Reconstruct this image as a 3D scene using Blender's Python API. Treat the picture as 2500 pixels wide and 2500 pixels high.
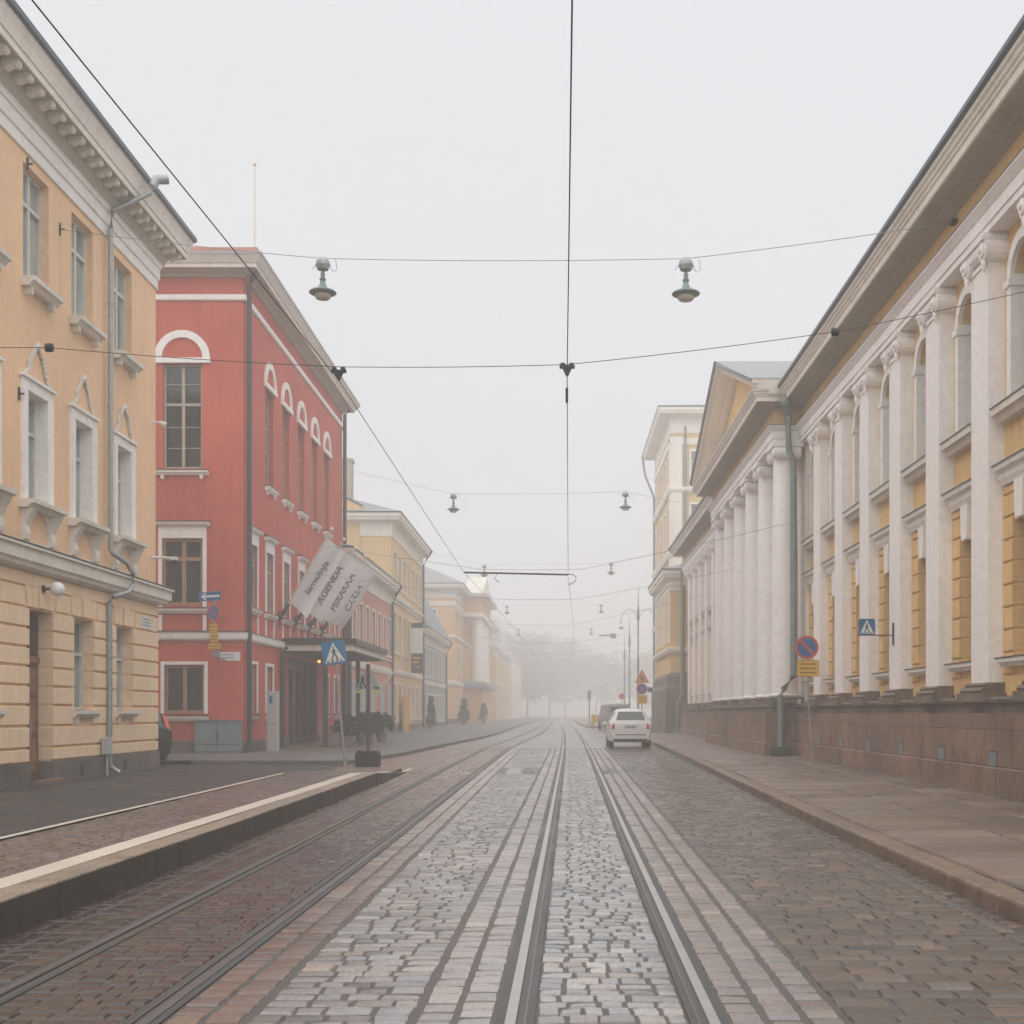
import bpy, bmesh, math, random
import numpy as np
from mathutils import Vector, Matrix
random.seed(7); RNG = np.random.default_rng(11)
PI = math.pi; R = math.radians
for o in list(bpy.data.objects): bpy.data.objects.remove(o)
sc = bpy.context.scene
COL = sc.collection
# ------------------------------------------------------------------ camera
cam = bpy.data.cameras.new("camera"); co = bpy.data.objects.new("camera", cam); COL.objects.link(co)
co.location = (0, 0, 1.6); co.rotation_euler = (R(90), 0, 0)
cam.sensor_width = 36; cam.lens = 43.2; cam.shift_x = -0.046; cam.shift_y = 0.1964
cam.clip_start = 0.1; cam.clip_end = 3000
sc.camera = co
# ------------------------------------------------------------------ sky, sun, exposure
SUN_EL, SUN_AZ = R(66), R(205)
w = bpy.data.worlds.new("World"); sc.world = w; w.use_nodes = True
nt = w.node_tree; nt.nodes.clear()
out = nt.nodes.new("ShaderNodeOutputWorld"); bg = nt.nodes.new("ShaderNodeBackground")
sky = nt.nodes.new("ShaderNodeTexSky"); sky.sky_type = 'NISHITA'; sky.sun_disc = False
sky.sun_elevation = SUN_EL; sky.sun_rotation = SUN_AZ; sky.dust_density = 6.0; sky.air_density = 1.0
mix = nt.nodes.new("ShaderNodeMixRGB"); mix.inputs[0].default_value = 0.93       # a closed cloud deck over the sky
mix.inputs[2].default_value = (8.05, 8.15, 8.45, 1)
nt.links.new(sky.outputs[0], mix.inputs[1]); nt.links.new(mix.outputs[0], bg.inputs[0])
bg.inputs[1].default_value = 0.068
nt.links.new(bg.outputs[0], out.inputs[0])
sl = bpy.data.lights.new("sun", 'SUN'); so = bpy.data.objects.new("sun", sl); COL.objects.link(so)
sl.energy = 1.5; sl.angle = R(120); sl.color = (1.0, 0.97, 0.93)
so.rotation_euler = (R(90) - SUN_EL, 0, R(-25))
so.location = (0, -5, 40)
sc.view_settings.view_transform = 'Standard'; sc.view_settings.look = 'None'
sc.view_settings.exposure = 0.67; sc.view_settings.gamma = 1.0
cy = sc.cycles
cy.max_bounces = 8; cy.diffuse_bounces = 3; cy.glossy_bounces = 3; cy.volume_bounces = 5
cy.use_denoising = True; cy.volume_step_rate = 5.0
try: cy.denoiser = 'OPENIMAGEDENOISE'
except Exception: pass

# ------------------------------------------------------------------ helpers
class Fc:
    """a facade frame: u along it, v up, w outwards"""
    def __init__(s, o, U, W): s.o = Vector(o); s.U = Vector(U); s.W = Vector(W)
    def __call__(s, u, v, w=0.0): return s.o + s.U*u + s.W*w + Vector((0, 0, v))
def FL(x): return Fc((x,0,0), (0,1,0), (1,0,0))     # faces +X (left side of the street)
def FR(x): return Fc((x,0,0), (0,1,0), (-1,0,0))    # faces -X (right side)
def FN(y): return Fc((0,y,0), (1,0,0), (0,-1,0))    # faces the camera
WORLD = Fc((0,0,0), (1,0,0), (0,-1,0))

def ease(pts, y):
    if y <= pts[0][0]: return pts[0][1]
    for (a, b), (c, d) in zip(pts, pts[1:]):
        if y <= c: return b + (d-b)*(y-a)/(c-a)
    return pts[-1][1]
def g(y): return 0.0035*min(max(y-15, 0), 85)

class MB:
    def __init__(s): s.v = []; s.f = []; s.m = []
    def add(s, pts, faces, mi=0):
        b = len(s.v); s.v += [tuple(p) for p in pts]
        for fc in faces: s.f.append(tuple(b+i for i in fc)); s.m.append(mi)
        return s
    def quad(s, a, b, c, d, mi=0): return s.add([a,b,c,d], [(0,1,2,3)], mi)
    def hexa(s, p, mi=0):   # p: 4 bottom, 4 top
        return s.add(p, [(0,3,2,1),(4,5,6,7),(0,1,5,4),(1,2,6,5),(2,3,7,6),(3,0,4,7)], mi)
    def box(s, f, u0, u1, v0, v1, w0, w1, mi=0):
        return s.hexa([f(u0,v0,w0),f(u1,v0,w0),f(u1,v0,w1),f(u0,v0,w1),f(u0,v1,w0),f(u1,v1,w0),f(u1,v1,w1),f(u0,v1,w1)], mi)
    def taper(s, f, c, a0, a1, v0, v1, w0, w1, mi=0):   # half widths a0 below, a1 above
        return s.hexa([f(c-a0,v0,w0),f(c+a0,v0,w0),f(c+a0,v0,w1),f(c-a0,v0,w1),f(c-a1,v1,w0),f(c+a1,v1,w0),f(c+a1,v1,w1),f(c-a1,v1,w1)], mi)
    def cbox(s, c, d, mi=0, rot=None):
        x,y,z = d[0]/2,d[1]/2,d[2]/2
        P = [Vector(p) for p in [(-x,-y,-z),(x,-y,-z),(x,y,-z),(-x,y,-z),(-x,-y,z),(x,-y,z),(x,y,z),(-x,y,z)]]
        if rot: P = [rot @ p for p in P]
        return s.hexa([p+Vector(c) for p in P], mi)
    def extr(s, f, prof, u0, u1, mi=0):     # closed (v,w) profile pushed along u
        n = len(prof)
        pts = [f(u0,v,w) for v,w in prof] + [f(u1,v,w) for v,w in prof]
        fs = [(i,(i+1)%n,n+(i+1)%n,n+i) for i in range(n)] + [tuple(range(n))[::-1], tuple(range(n,2*n))]
        return s.add(pts, fs, mi)
    def poly(s, f, uv, w0, w1, mi=0):       # (u,v) outline given a thickness
        n = len(uv)
        pts = [f(u,v,w0) for u,v in uv] + [f(u,v,w1) for u,v in uv]
        fs = [(i,(i+1)%n,n+(i+1)%n,n+i) for i in range(n)] + [tuple(range(n))[::-1], tuple(range(n,2*n))]
        return s.add(pts, fs, mi)
    def sweep(s, path, prof, mi=0, cap=True):   # closed (v,w) profile round a plan path, w to the right of travel, mitred
        n = len(prof); k = len(path); pts = []
        for i,(x,y) in enumerate(path):
            ds = []
            if i > 0: a = path[i-1]; d = Vector((x-a[0], y-a[1])).normalized(); ds.append(d)
            if i < k-1: b = path[i+1]; d = Vector((b[0]-x, b[1]-y)).normalized(); ds.append(d)
            ns = [Vector((d.y, -d.x)) for d in ds]
            if len(ns) == 2:
                m = ns[0]+ns[1]; m = m/(1+ns[0].dot(ns[1]))
            else: m = ns[0]
            for v,w_ in prof: pts.append((x+m.x*w_, y+m.y*w_, v))
        fs = []
        for i in range(k-1):
            for j in range(n): fs.append((i*n+j, i*n+(j+1)%n, (i+1)*n+(j+1)%n, (i+1)*n+j))
        if cap: fs += [tuple(range(n))[::-1], tuple(range((k-1)*n, k*n))]
        return s.add(pts, fs, mi)
    def arc(s, f, uc, vc, r0, r1, w0, w1, a0=0.0, a1=PI, n=20, mi=0, vs=1.0):
        for i in range(n):
            t0 = a0+(a1-a0)*i/n; t1 = a0+(a1-a0)*(i+1)/n
            P = []
            for w_ in (w0,w1):
                for r,t in ((r0,t0),(r1,t0),(r1,t1),(r0,t1)): P.append(f(uc+r*math.cos(t), vc+vs*r*math.sin(t), w_))
            s.add(P, [(0,1,2,3),(4,5,6,7),(0,4,7,3),(1,2,6,5)], mi)
            if i == 0: s.add(P, [(0,1,5,4)], mi)
            if i == n-1: s.add(P, [(3,2,6,7)], mi)
        return s
    def spandrel(s, f, uc, vs, r, w0, d, n=16, mi=0):
        for i in range(n):
            t0 = PI*i/n; t1 = PI*(i+1)/n
            A = (uc+r*math.cos(t0), vs+r*math.sin(t0)); B = (uc+r*math.cos(t1), vs+r*math.sin(t1))
            s.quad(f(A[0],A[1],w0), f(A[0],vs+r,w0), f(B[0],vs+r,w0), f(B[0],B[1],w0), mi)
            s.quad(f(A[0],A[1],w0), f(B[0],B[1],w0), f(B[0],B[1],w0-d), f(A[0],A[1],w0-d), mi)
        return s
    def wall(s, f, u0, u1, v0, v1, holes, d=0.25, w=0.0, mi=0):
        us = sorted(set([u0,u1]+[min(max(h[i],u0),u1) for h in holes for i in (0,1)]))
        vs = sorted(set([v0,v1]+[min(max(h[i],v0),v1) for h in holes for i in (2,3)]))
        for a,b in zip(us,us[1:]):
            for c,e in zip(vs,vs[1:]):
                m,n_ = (a+b)/2,(c+e)/2
                if any(h[0]<m<h[1] and h[2]<n_<h[3] for h in holes): continue
                s.quad(f(a,c,w),f(b,c,w),f(b,e,w),f(a,e,w),mi)
        for h in holes:
            a,b,c,e = h[:4]
            for p,q in (((a,c),(b,c)),((b,c),(b,e)),((b,e),(a,e)),((a,e),(a,c))):
                s.quad(f(p[0],p[1],w),f(q[0],q[1],w),f(q[0],q[1],w-d),f(p[0],p[1],w-d),mi)
        return s
    def tube(s, pts, r, n=8, mi=0, cap=True, r1=None):
        P = [Vector(p) for p in pts]; k = len(P); rings = []
        up = Vector((0,0,1))
        for i,p in enumerate(P):
            t = (P[min(i+1,k-1)]-P[max(i-1,0)]).normalized()
            a = t.cross(up if abs(t.z) < .95 else Vector((1,0,0))).normalized(); b = t.cross(a).normalized()
            rr = r if r1 is None else r+(r1-r)*i/(k-1)
            rings += [p+a*rr*math.cos(2*PI*j/n)+b*rr*math.sin(2*PI*j/n) for j in range(n)]
        fs = [(i*n+j, i*n+(j+1)%n, (i+1)*n+(j+1)%n, (i+1)*n+j) for i in range(k-1) for j in range(n)]
        if cap: fs += [tuple(range(n))[::-1], tuple(range((k-1)*n,k*n))]
        return s.add(rings, fs, mi)
    def lathe(s, c, prof, n=16, mi=0, M=None):    # (r,z) upward around c
        c = Vector(c); pts = []
        for r,z in prof:
            for j in range(n):
                p = Vector((r*math.cos(2*PI*j/n), r*math.sin(2*PI*j/n), z))
                if M: p = M @ p
                pts.append(c+p)
        k = len(prof)
        fs = [(i*n+j, i*n+(j+1)%n, (i+1)*n+(j+1)%n, (i+1)*n+j) for i in range(k-1) for j in range(n)]
        fs += [tuple(range(n))[::-1], tuple(range((k-1)*n,k*n))]
        return s.add(pts, fs, mi)
    def ball(s, c, r, n=12, mi=0, sz=1.0):
        m = n//2
        return s.lathe(c, [(max(r*math.sin(PI*i/m),1e-4), -sz*r*math.cos(PI*i/m)) for i in range(m+1)], n, mi)
    def disc(s, f, uc, vc, r, w0, w1, n=28, mi=0):
        return s.poly(f, [(uc+r*math.cos(2*PI*i/n), vc+r*math.sin(2*PI*i/n)) for i in range(n)], w0, w1, mi)

def origin(o):
    p = Vector((0,0,0))
    while o: p += Vector(o.location); o = o.parent
    return p
def link(name, mb, mat, parent=None, smooth=False, bevel=0, weld=False):
    me = bpy.data.meshes.new(name)
    off = origin(parent) if parent else Vector((0,0,0))
    V = [(x-off.x, y-off.y, z-off.z) for x,y,z in mb.v]
    me.from_pydata(V, [], mb.f)
    mats = mat if isinstance(mat, (list,tuple)) else [mat]
    for m_ in mats: me.materials.append(m_)
    if len(mats) > 1: me.polygons.foreach_set("material_index", mb.m)
    bm = bmesh.new(); bm.from_mesh(me)
    if weld: bmesh.ops.remove_doubles(bm, verts=bm.verts, dist=1e-4)
    bmesh.ops.recalc_face_normals(bm, faces=bm.faces)
    bm.to_mesh(me); bm.free()
    if smooth:
        me.polygons.foreach_set("use_smooth", [True]*len(me.polygons))
        if smooth != 'all': me.set_sharp_from_angle(angle=R(40))
    o = bpy.data.objects.new(name, me); COL.objects.link(o)
    if parent: o.parent = parent
    if bevel:
        b = o.modifiers.new("bevel", 'BEVEL'); b.width = bevel; b.segments = 2; b.limit_method = 'ANGLE'
    return o
def thing(name, label, cat, loc=(0,0,0), group=None):
    o = bpy.data.objects.new(name, None); COL.objects.link(o); o.location = loc
    o['label'] = label; o['category'] = cat
    if group: o['group'] = group
    return o
def tag(o, label, cat, group=None):
    o['label'] = label; o['category'] = cat
    if group: o['group'] = group
    return o
def struct(name, mb, m, label, cat, smooth=False, kind='structure'):
    o = link(name, mb, m, None, smooth); o['kind'] = kind; o['label'] = label; o['category'] = cat
    return o
def children(o): return [c for c in bpy.data.objects if c.parent == o]
def copy_tree(o, parent=None):
    c = o.copy(); COL.objects.link(c); c.parent = parent
    for ch in children(o): copy_tree(ch, c)
    return c
def text_mb(txt, size, place, thick=0.004, bold=0.0):
    """letters as mesh; place(x, y, k) puts a letter point (x right, y up) into the world, k 0 or 1 for the back and front of its thickness"""
    cu = bpy.data.curves.new("t", 'FONT'); cu.body = txt; cu.size = size; cu.align_x = 'CENTER'; cu.align_y = 'CENTER'
    cu.offset = bold; cu.resolution_u = 3
    ob = bpy.data.objects.new("t", cu); COL.objects.link(ob)
    dg = bpy.context.evaluated_depsgraph_get(); me = bpy.data.meshes.new_from_object(ob.evaluated_get(dg))
    mb = MB()
    mb.add([place(v.co.x, v.co.y, 1) for v in me.vertices], [tuple(p.vertices) for p in me.polygons])
    bpy.data.objects.remove(ob); bpy.data.curves.remove(cu)
    return mb

# ------------------------------------------------------------------ materials
def nodes(name):
    m = bpy.data.materials.new(name); m.use_nodes = True
    n = m.node_tree.nodes; l = m.node_tree.links; b = n["Principled BSDF"]
    return m, n, l, b
def noise(n, l, vec, scale, detail=4, rough=0.6):
    t = n.new("ShaderNodeTexNoise"); t.inputs["Scale"].default_value = scale; t.inputs["Detail"].default_value = detail
    t.inputs["Roughness"].default_value = rough; l.new(vec, t.inputs["Vector"]); return t.outputs["Fac"]
def ramp(n, l, fac, a, b, c0, c1):
    r_ = n.new("ShaderNodeValToRGB"); r_.color_ramp.elements[0].position = a; r_.color_ramp.elements[1].position = b
    r_.color_ramp.elements[0].color = (*c0,1); r_.color_ramp.elements[1].color = (*c1,1); l.new(fac, r_.inputs[0]); return r_.outputs[0]
def mul(n, l, a, b, f=1.0, kind='MULTIPLY'):
    x = n.new("ShaderNodeMixRGB"); x.blend_type = kind
    if isinstance(f, float): x.inputs[0].default_value = f
    else: l.new(f, x.inputs[0])
    for s_, i in ((a,1),(b,2)):
        if isinstance(s_, tuple): x.inputs[i].default_value = (*s_,1)
        else: l.new(s_, x.inputs[i])
    return x.outputs[0]
def stucco(name, col, rough=0.85, var=0.10, streak=0.12, bump=0.12, speck=0.06):
    m, n, l, b = nodes(name)
    tc = n.new("ShaderNodeTexCoord"); P = tc.outputs["Object"]
    big = noise(n, l, P, 0.35, 5, 0.6)
    c = mul(n, l, col, ramp(n, l, big, 0.3, 0.7, (1-var,)*3, (1+var*0.5,)*3))
    mp = n.new("ShaderNodeMapping"); mp.inputs["Scale"].default_value = (2.2,2.2,0.13); l.new(P, mp.inputs[0])
    st = noise(n, l, mp.outputs[0], 1.6, 5, 0.65)
    c = mul(n, l, c, ramp(n, l, st, 0.50, 0.78, (1,)*3, (1-streak, 1-streak*1.05, 1-streak*1.1)))
    fine = noise(n, l, P, 28, 4, 0.7)
    c = mul(n, l, c, ramp(n, l, fine, 0.3, 0.7, (1-speck,)*3, (1+speck,)*3))
    mid = noise(n, l, P, 6, 5, 0.7); c = mul(n, l, c, ramp(n, l, mid, 0.32, 0.68, (1-speck*1.3, 1-speck*1.5, 1-speck*1.6), (1+speck,)*3))
    l.new(c, b.inputs["Base Color"]); b.inputs["Roughness"].default_value = rough
    b.inputs["Specular IOR Level"].default_value = 0.3
    bp = n.new("ShaderNodeBump"); bp.inputs["Strength"].default_value = bump; bp.inputs["Distance"].default_value = 0.02
    l.new(fine, bp.inputs["Height"]); l.new(bp.outputs[0], b.inputs["Normal"])
    return m
def plain(name, col, rough=0.5, metal=0.0, var=0.08, scale=6, spec=0.5):
    m, n, l, b = nodes(name)
    tc = n.new("ShaderNodeTexCoord")
    f = noise(n, l, tc.outputs["Object"], scale, 5, 0.6)
    l.new(mul(n, l, col, ramp(n, l, f, 0.3, 0.7, (1-var,)*3, (1+var,)*3)), b.inputs["Base Color"])
    b.inputs["Metallic"].default_value = metal; b.inputs["Specular IOR Level"].default_value = spec
    l.new(ramp(n, l, f, 0.2, 0.8, (rough*0.85,)*3, (min(rough*1.15,1),)*3), b.inputs["Roughness"])
    return m
def granite(name, col, bw=0.0, bh=0.5, rough=0.6, dark=(0.5,0.5,0.5), z0=0.0):
    m, n, l, b = nodes(name)
    tc = n.new("ShaderNodeTexCoord"); P = tc.outputs["Object"]
    a = noise(n, l, P, 45, 3, 0.8); big = noise(n, l, P, 0.9, 6, 0.65)
    c = mul(n, l, col, ramp(n, l, a, 0.35, 0.68, (0.62,0.64,0.66), (1.35,1.27,1.2)))
    c = mul(n, l, c, ramp(n, l, big, 0.3, 0.7, (0.72,0.74,0.74), (1.22,1.15,1.1)))
    md = noise(n, l, P, 7, 4, 0.75); c = mul(n, l, c, ramp(n, l, md, 0.3, 0.7, (0.78,0.78,0.78), (1.18,1.14,1.1)))
    mp = n.new("ShaderNodeMapping"); mp.inputs["Scale"].default_value = (1.1,1.1,0.4); l.new(P, mp.inputs[0])
    st = noise(n, l, mp.outputs[0], 2.6, 5, 0.7)
    c = mul(n, l, c, ramp(n, l, st, 0.5, 0.68, (1,1,1), (0.58,0.58,0.56)))
    h = a
    if bw:
        g_ = n.new("ShaderNodeNewGeometry"); sx = n.new("ShaderNodeSeparateXYZ"); l.new(g_.outputs["Position"], sx.inputs[0])
        ad = n.new("ShaderNodeMath"); l.new(sx.outputs[0], ad.inputs[0]); l.new(sx.outputs[1], ad.inputs[1])
        az = n.new("ShaderNodeMath"); l.new(sx.outputs[2], az.inputs[0]); az.inputs[1].default_value = -z0
        cb = n.new("ShaderNodeCombineXYZ"); l.new(ad.outputs[0], cb.inputs[0]); l.new(az.outputs[0], cb.inputs[1])
        br = n.new("ShaderNodeTexBrick"); l.new(cb.outputs[0], br.inputs["Vector"])
        br.inputs["Scale"].default_value = 1; br.inputs["Brick Width"].default_value = bw; br.inputs["Row Height"].default_value = bh
        br.inputs["Mortar Size"].default_value = 0.009; br.inputs["Mortar Smooth"].default_value = 0.3
        br.inputs["Color1"].default_value = (0.8,0.82,0.82,1); br.inputs["Color2"].default_value = (1.15,1.05,1.0,1); br.inputs["Mortar"].default_value = (0.38,0.38,0.38,1)
        br.offset = 0.5
        c = mul(n, l, c, br.outputs["Color"])
        mx = n.new("ShaderNodeMath"); mx.operation = 'MULTIPLY_ADD'; l.new(br.outputs["Fac"], mx.inputs[0]); mx.inputs[1].default_value = -1.5; l.new(a, mx.inputs[2]); h = mx.outputs[0]
    l.new(c, b.inputs["Base Color"]); b.inputs["Roughness"].default_value = rough
    bp = n.new("ShaderNodeBump"); bp.inputs["Strength"].default_value = 0.35; bp.inputs["Distance"].default_value = 0.02
    l.new(h, bp.inputs["Height"]); l.new(bp.outputs[0], b.inputs["Normal"])
    return m
def pane(name, c0, c1, rough=0.05, sx=1.5, sz=0.4):
    m, n, l, b = nodes(name)
    tc = n.new("ShaderNodeTexCoord"); mp = n.new("ShaderNodeMapping"); mp.inputs["Scale"].default_value = (sx,sx,sz); l.new(tc.outputs["Object"], mp.inputs[0])
    f = noise(n, l, mp.outputs[0], 1.6, 1, 0.4)
    l.new(ramp(n, l, f, 0.35, 0.65, c0, c1), b.inputs["Base Color"])
    b.inputs["Roughness"].default_value = rough; b.inputs["Specular IOR Level"].default_value = 0.5
    f2 = noise(n, l, tc.outputs["Object"], 1.1, 2, 0.5)
    bp = n.new("ShaderNodeBump"); bp.inputs["Strength"].default_value = 0.03; bp.inputs["Distance"].default_value = 0.05
    l.new(f2, bp.inputs["Height"]); l.new(bp.outputs[0], b.inputs["Normal"])
    return m
def stone_mat(name, rough=(0.22,0.42), bump=0.35, spec=0.5, sc_=38):
    """wet paving: base colour per stone comes from the mesh colour 'tone'"""
    m, n, l, b = nodes(name)
    at = n.new("ShaderNodeVertexColor"); at.layer_name = "tone"
    tc = n.new("ShaderNodeTexCoord"); P = tc.outputs["Object"]
    f = noise(n, l, P, sc_, 4, 0.7); big = noise(n, l, P, 0.5, 5, 0.6); mid = noise(n, l, P, 7, 3, 0.6)
    c = mul(n, l, at.outputs["Color"], ramp(n, l, f, 0.3, 0.7, (0.75,)*3, (1.25,)*3))
    c = mul(n, l, c, ramp(n, l, big, 0.35, 0.65, (0.82,0.84,0.86), (1.12,1.08,1.05)))
    l.new(c, b.inputs["Base Color"]); b.inputs["Specular IOR Level"].default_value = spec
    l.new(ramp(n, l, big, 0.35, 0.7, (rough[0],)*3, (rough[1],)*3), b.inputs["Roughness"])
    ad = n.new("ShaderNodeMath"); ad.operation = 'MULTIPLY_ADD'; l.new(mid, ad.inputs[0]); ad.inputs[1].default_value = 1.8; l.new(f, ad.inputs[2])
    bp = n.new("ShaderNodeBump"); bp.inputs["Strength"].default_value = bump; bp.inputs["Distance"].default_value = 0.012
    l.new(ad.outputs[0], bp.inputs["Height"]); l.new(bp.outputs[0], b.inputs["Normal"])
    return m
def wet(name, col, r0, r1, bump=0.3, scale=60, dist=0.01, var=0.25, bigs=0.5):
    m, n, l, b = nodes(name)
    tc = n.new("ShaderNodeTexCoord"); P = tc.outputs["Object"]
    f = noise(n, l, P, scale, 4, 0.75); big = noise(n, l, P, bigs, 6, 0.62)
    c = mul(n, l, col, ramp(n, l, f, 0.3, 0.7, (0.7,)*3, (1.35,)*3))
    c = mul(n, l, c, ramp(n, l, big, 0.3, 0.7, (1-var,)*3, (1+var,)*3))
    l.new(c, b.inputs["Base Color"]); l.new(ramp(n, l, big, 0.35, 0.65, (r0,)*3, (r1,)*3), b.inputs["Roughness"])
    bp = n.new("ShaderNodeBump"); bp.inputs["Strength"].default_value = bump; bp.inputs["Distance"].default_value = dist
    l.new(f, bp.inputs["Height"]); l.new(bp.outputs[0], b.inputs["Normal"])
    return m

M = {}
M['orange'] = stucco('orange_stucco', (0.91,0.61,0.37))
M['orange2'] = stucco('rusticated_orange_stucco', (0.94,0.70,0.47))
M['red'] = stucco('red_stucco', (0.58,0.125,0.085), var=0.16, streak=0.18)
M['pink'] = stucco('pink_stucco', (0.62,0.30,0.22))
M['yellow'] = stucco('yellow_stucco', (0.84,0.57,0.26), streak=0.2)
M['ochre'] = stucco('pale_ochre_stucco', (0.74,0.53,0.27))
M['apricot'] = stucco('apricot_stucco', (0.74,0.46,0.24))
M['cream'] = stucco('cream_stucco', (0.92,0.87,0.78), var=0.08, streak=0.16)
M['white'] = stucco('white_stucco', (0.93,0.90,0.86), var=0.06, streak=0.10)
M['offwhite'] = stucco('weathered_white_trim', (0.82,0.77,0.69), var=0.10, streak=0.2)
M['column'] = stucco('column_white_stucco', (0.95,0.91,0.885), var=0.05, streak=0.08)
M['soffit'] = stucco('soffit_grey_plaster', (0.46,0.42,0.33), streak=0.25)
M['bluegrey'] = stucco('blue_grey_plaster', (0.42,0.46,0.46))
M['granred'] = granite('red_granite', (0.27,0.185,0.14), 1.25, 0.62, z0=0.08)
M['grandark'] = granite('brown_granite_blocks', (0.20,0.16,0.125))
M['grangrey'] = granite('grey_granite', (0.15,0.145,0.135), 1.4, 0.7)
M['gutter'] = plain('blue_grey_gutter_metal', (0.075,0.10,0.13), 0.4, 0.3)
M['zinc'] = plain('galvanised_downpipe', (0.36,0.38,0.39), 0.4, 0.5, 0.15)
M['pipegrn'] = plain('green_grey_downpipe', (0.22,0.27,0.26), 0.45, 0.3, 0.2)
M['pipedark'] = plain('dark_downpipe', (0.045,0.045,0.05), 0.45, 0.2, 0.2)
M['flash'] = plain('dark_sheet_flashing', (0.055,0.065,0.065), 0.35, 0.3, 0.2)
M['roofgrey'] = plain('grey_sheet_roof', (0.30,0.31,0.315), 0.4, 0.3, 0.12, 2)
M['roofred'] = plain('faded_red_sheet_roof', (0.50,0.22,0.17), 0.4, 0.1, 0.12, 2)
M['roofblue'] = plain('blue_grey_slate', (0.22,0.26,0.29), 0.5, 0.0, 0.15, 3)
M['glass_pale'] = pane('curtained_window_pane', (0.16,0.19,0.18), (0.42,0.44,0.40))
M['glass_dark'] = pane('dark_window_pane', (0.006,0.010,0.008), (0.025,0.035,0.03))
M['glass_mid'] = pane('grey_window_pane', (0.06,0.07,0.07), (0.22,0.23,0.21))
M['wood'] = plain('brown_painted_wood', (0.33,0.21,0.12), 0.5, 0, 0.12)
M['woodgrey'] = plain('grey_beige_painted_wood', (0.42,0.37,0.30), 0.5, 0, 0.1)
M['woodwhite'] = plain('pale_painted_wood', (0.58,0.61,0.60), 0.45, 0, 0.08)
M['door'] = plain('varnished_door_wood', (0.12,0.05,0.022), 0.35, 0, 0.45, 3)
M['steel'] = plain('worn_rail_steel', (0.50,0.48,0.455), 0.38, 0.8, 0.10)
M['steel_dark'] = plain('darkened_rail_steel', (0.16,0.15,0.145), 0.42, 0.6, 0.15)  # rail steel darkened in colour for the dark reflections on the left track
M['groove'] = plain('rail_groove_dirt', (0.025,0.022,0.02), 0.6)
M['tar'] = wet('joint_tar', (0.06,0.062,0.06), 0.35, 0.6, 0.7, 45, 0.01)
M['iron'] = plain('dark_iron', (0.035,0.04,0.04), 0.45, 0.4)
M['black'] = plain('black_rubber', (0.018,0.02,0.02), 0.6)
M['wire'] = plain('dark_cable', (0.05,0.05,0.055), 0.5, 0.3)
M['spanwire'] = plain('thin_steel_wire', (0.26,0.26,0.27), 0.5, 0.3)
M['patina'] = plain('green_patina_metal', (0.20,0.27,0.25), 0.5, 0.2, 0.25, 12)
M['lens'] = plain('milky_lamp_glass', (0.55,0.50,0.42), 0.3)
M['opal'] = plain('white_opal_glass', (0.85,0.86,0.88), 0.2, 0, 0.02)
M['signblue'] = plain('sign_blue', (0.02,0.11,0.30), 0.35, 0, 0.08)
M['signteal'] = plain('faded_sign_blue', (0.02,0.17,0.36), 0.35, 0, 0.08)
M['signwhite'] = plain('sign_white', (0.75,0.77,0.76), 0.4, 0, 0.04)
M['signred'] = plain('sign_red', (0.56,0.08,0.05), 0.4, 0, 0.06)
M['signyellow'] = plain('sign_yellow', (0.74,0.42,0.03), 0.4, 0, 0.06)
M['signgrey'] = plain('sign_back_grey', (0.30,0.33,0.33), 0.5, 0.3, 0.1)
M['ink'] = plain('sign_black', (0.02,0.025,0.02), 0.5)
M['inkblue'] = plain('dark_violet_print', (0.20,0.18,0.22), 0.6)
M['cloth'] = stucco('pale_grey_flag_cloth', (0.86,0.84,0.83), 0.9, 0.05, 0.05, 0.03, 0.02)
M['polewhite'] = plain('cream_painted_pole', (0.70,0.64,0.53), 0.4)
M['carwhite'] = plain('white_car_paint', (0.78,0.78,0.76), 0.18, 0, 0.03)
M['carblack'] = plain('black_car_paint', (0.012,0.014,0.014), 0.12, 0, 0.05)
M['cargrey'] = plain('grey_van_paint', (0.30,0.30,0.30), 0.3, 0, 0.05)
M['carglass'] = plain('car_glass', (0.02,0.035,0.035), 0.05, 0, 0.1, 2, 0.8)
M['tail'] = plain('red_tail_lamp_plastic', (0.60,0.03,0.03), 0.2)
M['tailorange'] = plain('orange_red_tail_lamp', (0.90,0.13,0.04), 0.25)
M['plate'] = plain('number_plate_white', (0.62,0.64,0.66), 0.4)
M['cabinet'] = plain('blue_grey_cabinet_paint', (0.20,0.245,0.26), 0.5, 0, 0.2, 4)
M['pillar'] = plain('grey_white_painted_metal', (0.46,0.46,0.45), 0.5, 0, 0.08)
M['leafdark'] = plain('dark_evergreen_leaves', (0.04,0.065,0.04), 0.6, 0, 0.4, 8)
M['leaffar'] = plain('grey_green_leaves', (0.13,0.14,0.11), 0.7, 0, 0.4, 2)
M['bark'] = plain('bark', (0.07,0.055,0.04), 0.8, 0, 0.3)
M['pot'] = plain('grey_pot', (0.20,0.20,0.20), 0.6)
M['orangedoor'] = plain('ochre_yellow_hoarding', (0.66,0.36,0.05), 0.6)
M['stone'] = stone_mat('wet_setts', (0.15,0.30), 0.2, 0.7)
M['stone_side'] = stone_mat('rough_wet_setts', (0.14,0.32), 0.25, 0.7)
M['slab'] = stone_mat('wet_granite_slabs', (0.22,0.42), 0.3, 0.5, 50)
M['mortar'] = wet('wet_joint_sand', (0.085,0.075,0.068), 0.35, 0.6, 0.5, 60, 0.01)
M['roadfar'] = wet('wet_setts_far', (0.19,0.18,0.172), 0.18, 0.32, 0.3, 9, 0.02, 0.12)
M['roadside'] = wet('wet_setts_far_sides', (0.14,0.125,0.115), 0.20, 0.36, 0.4, 9, 0.02, 0.12)
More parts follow.
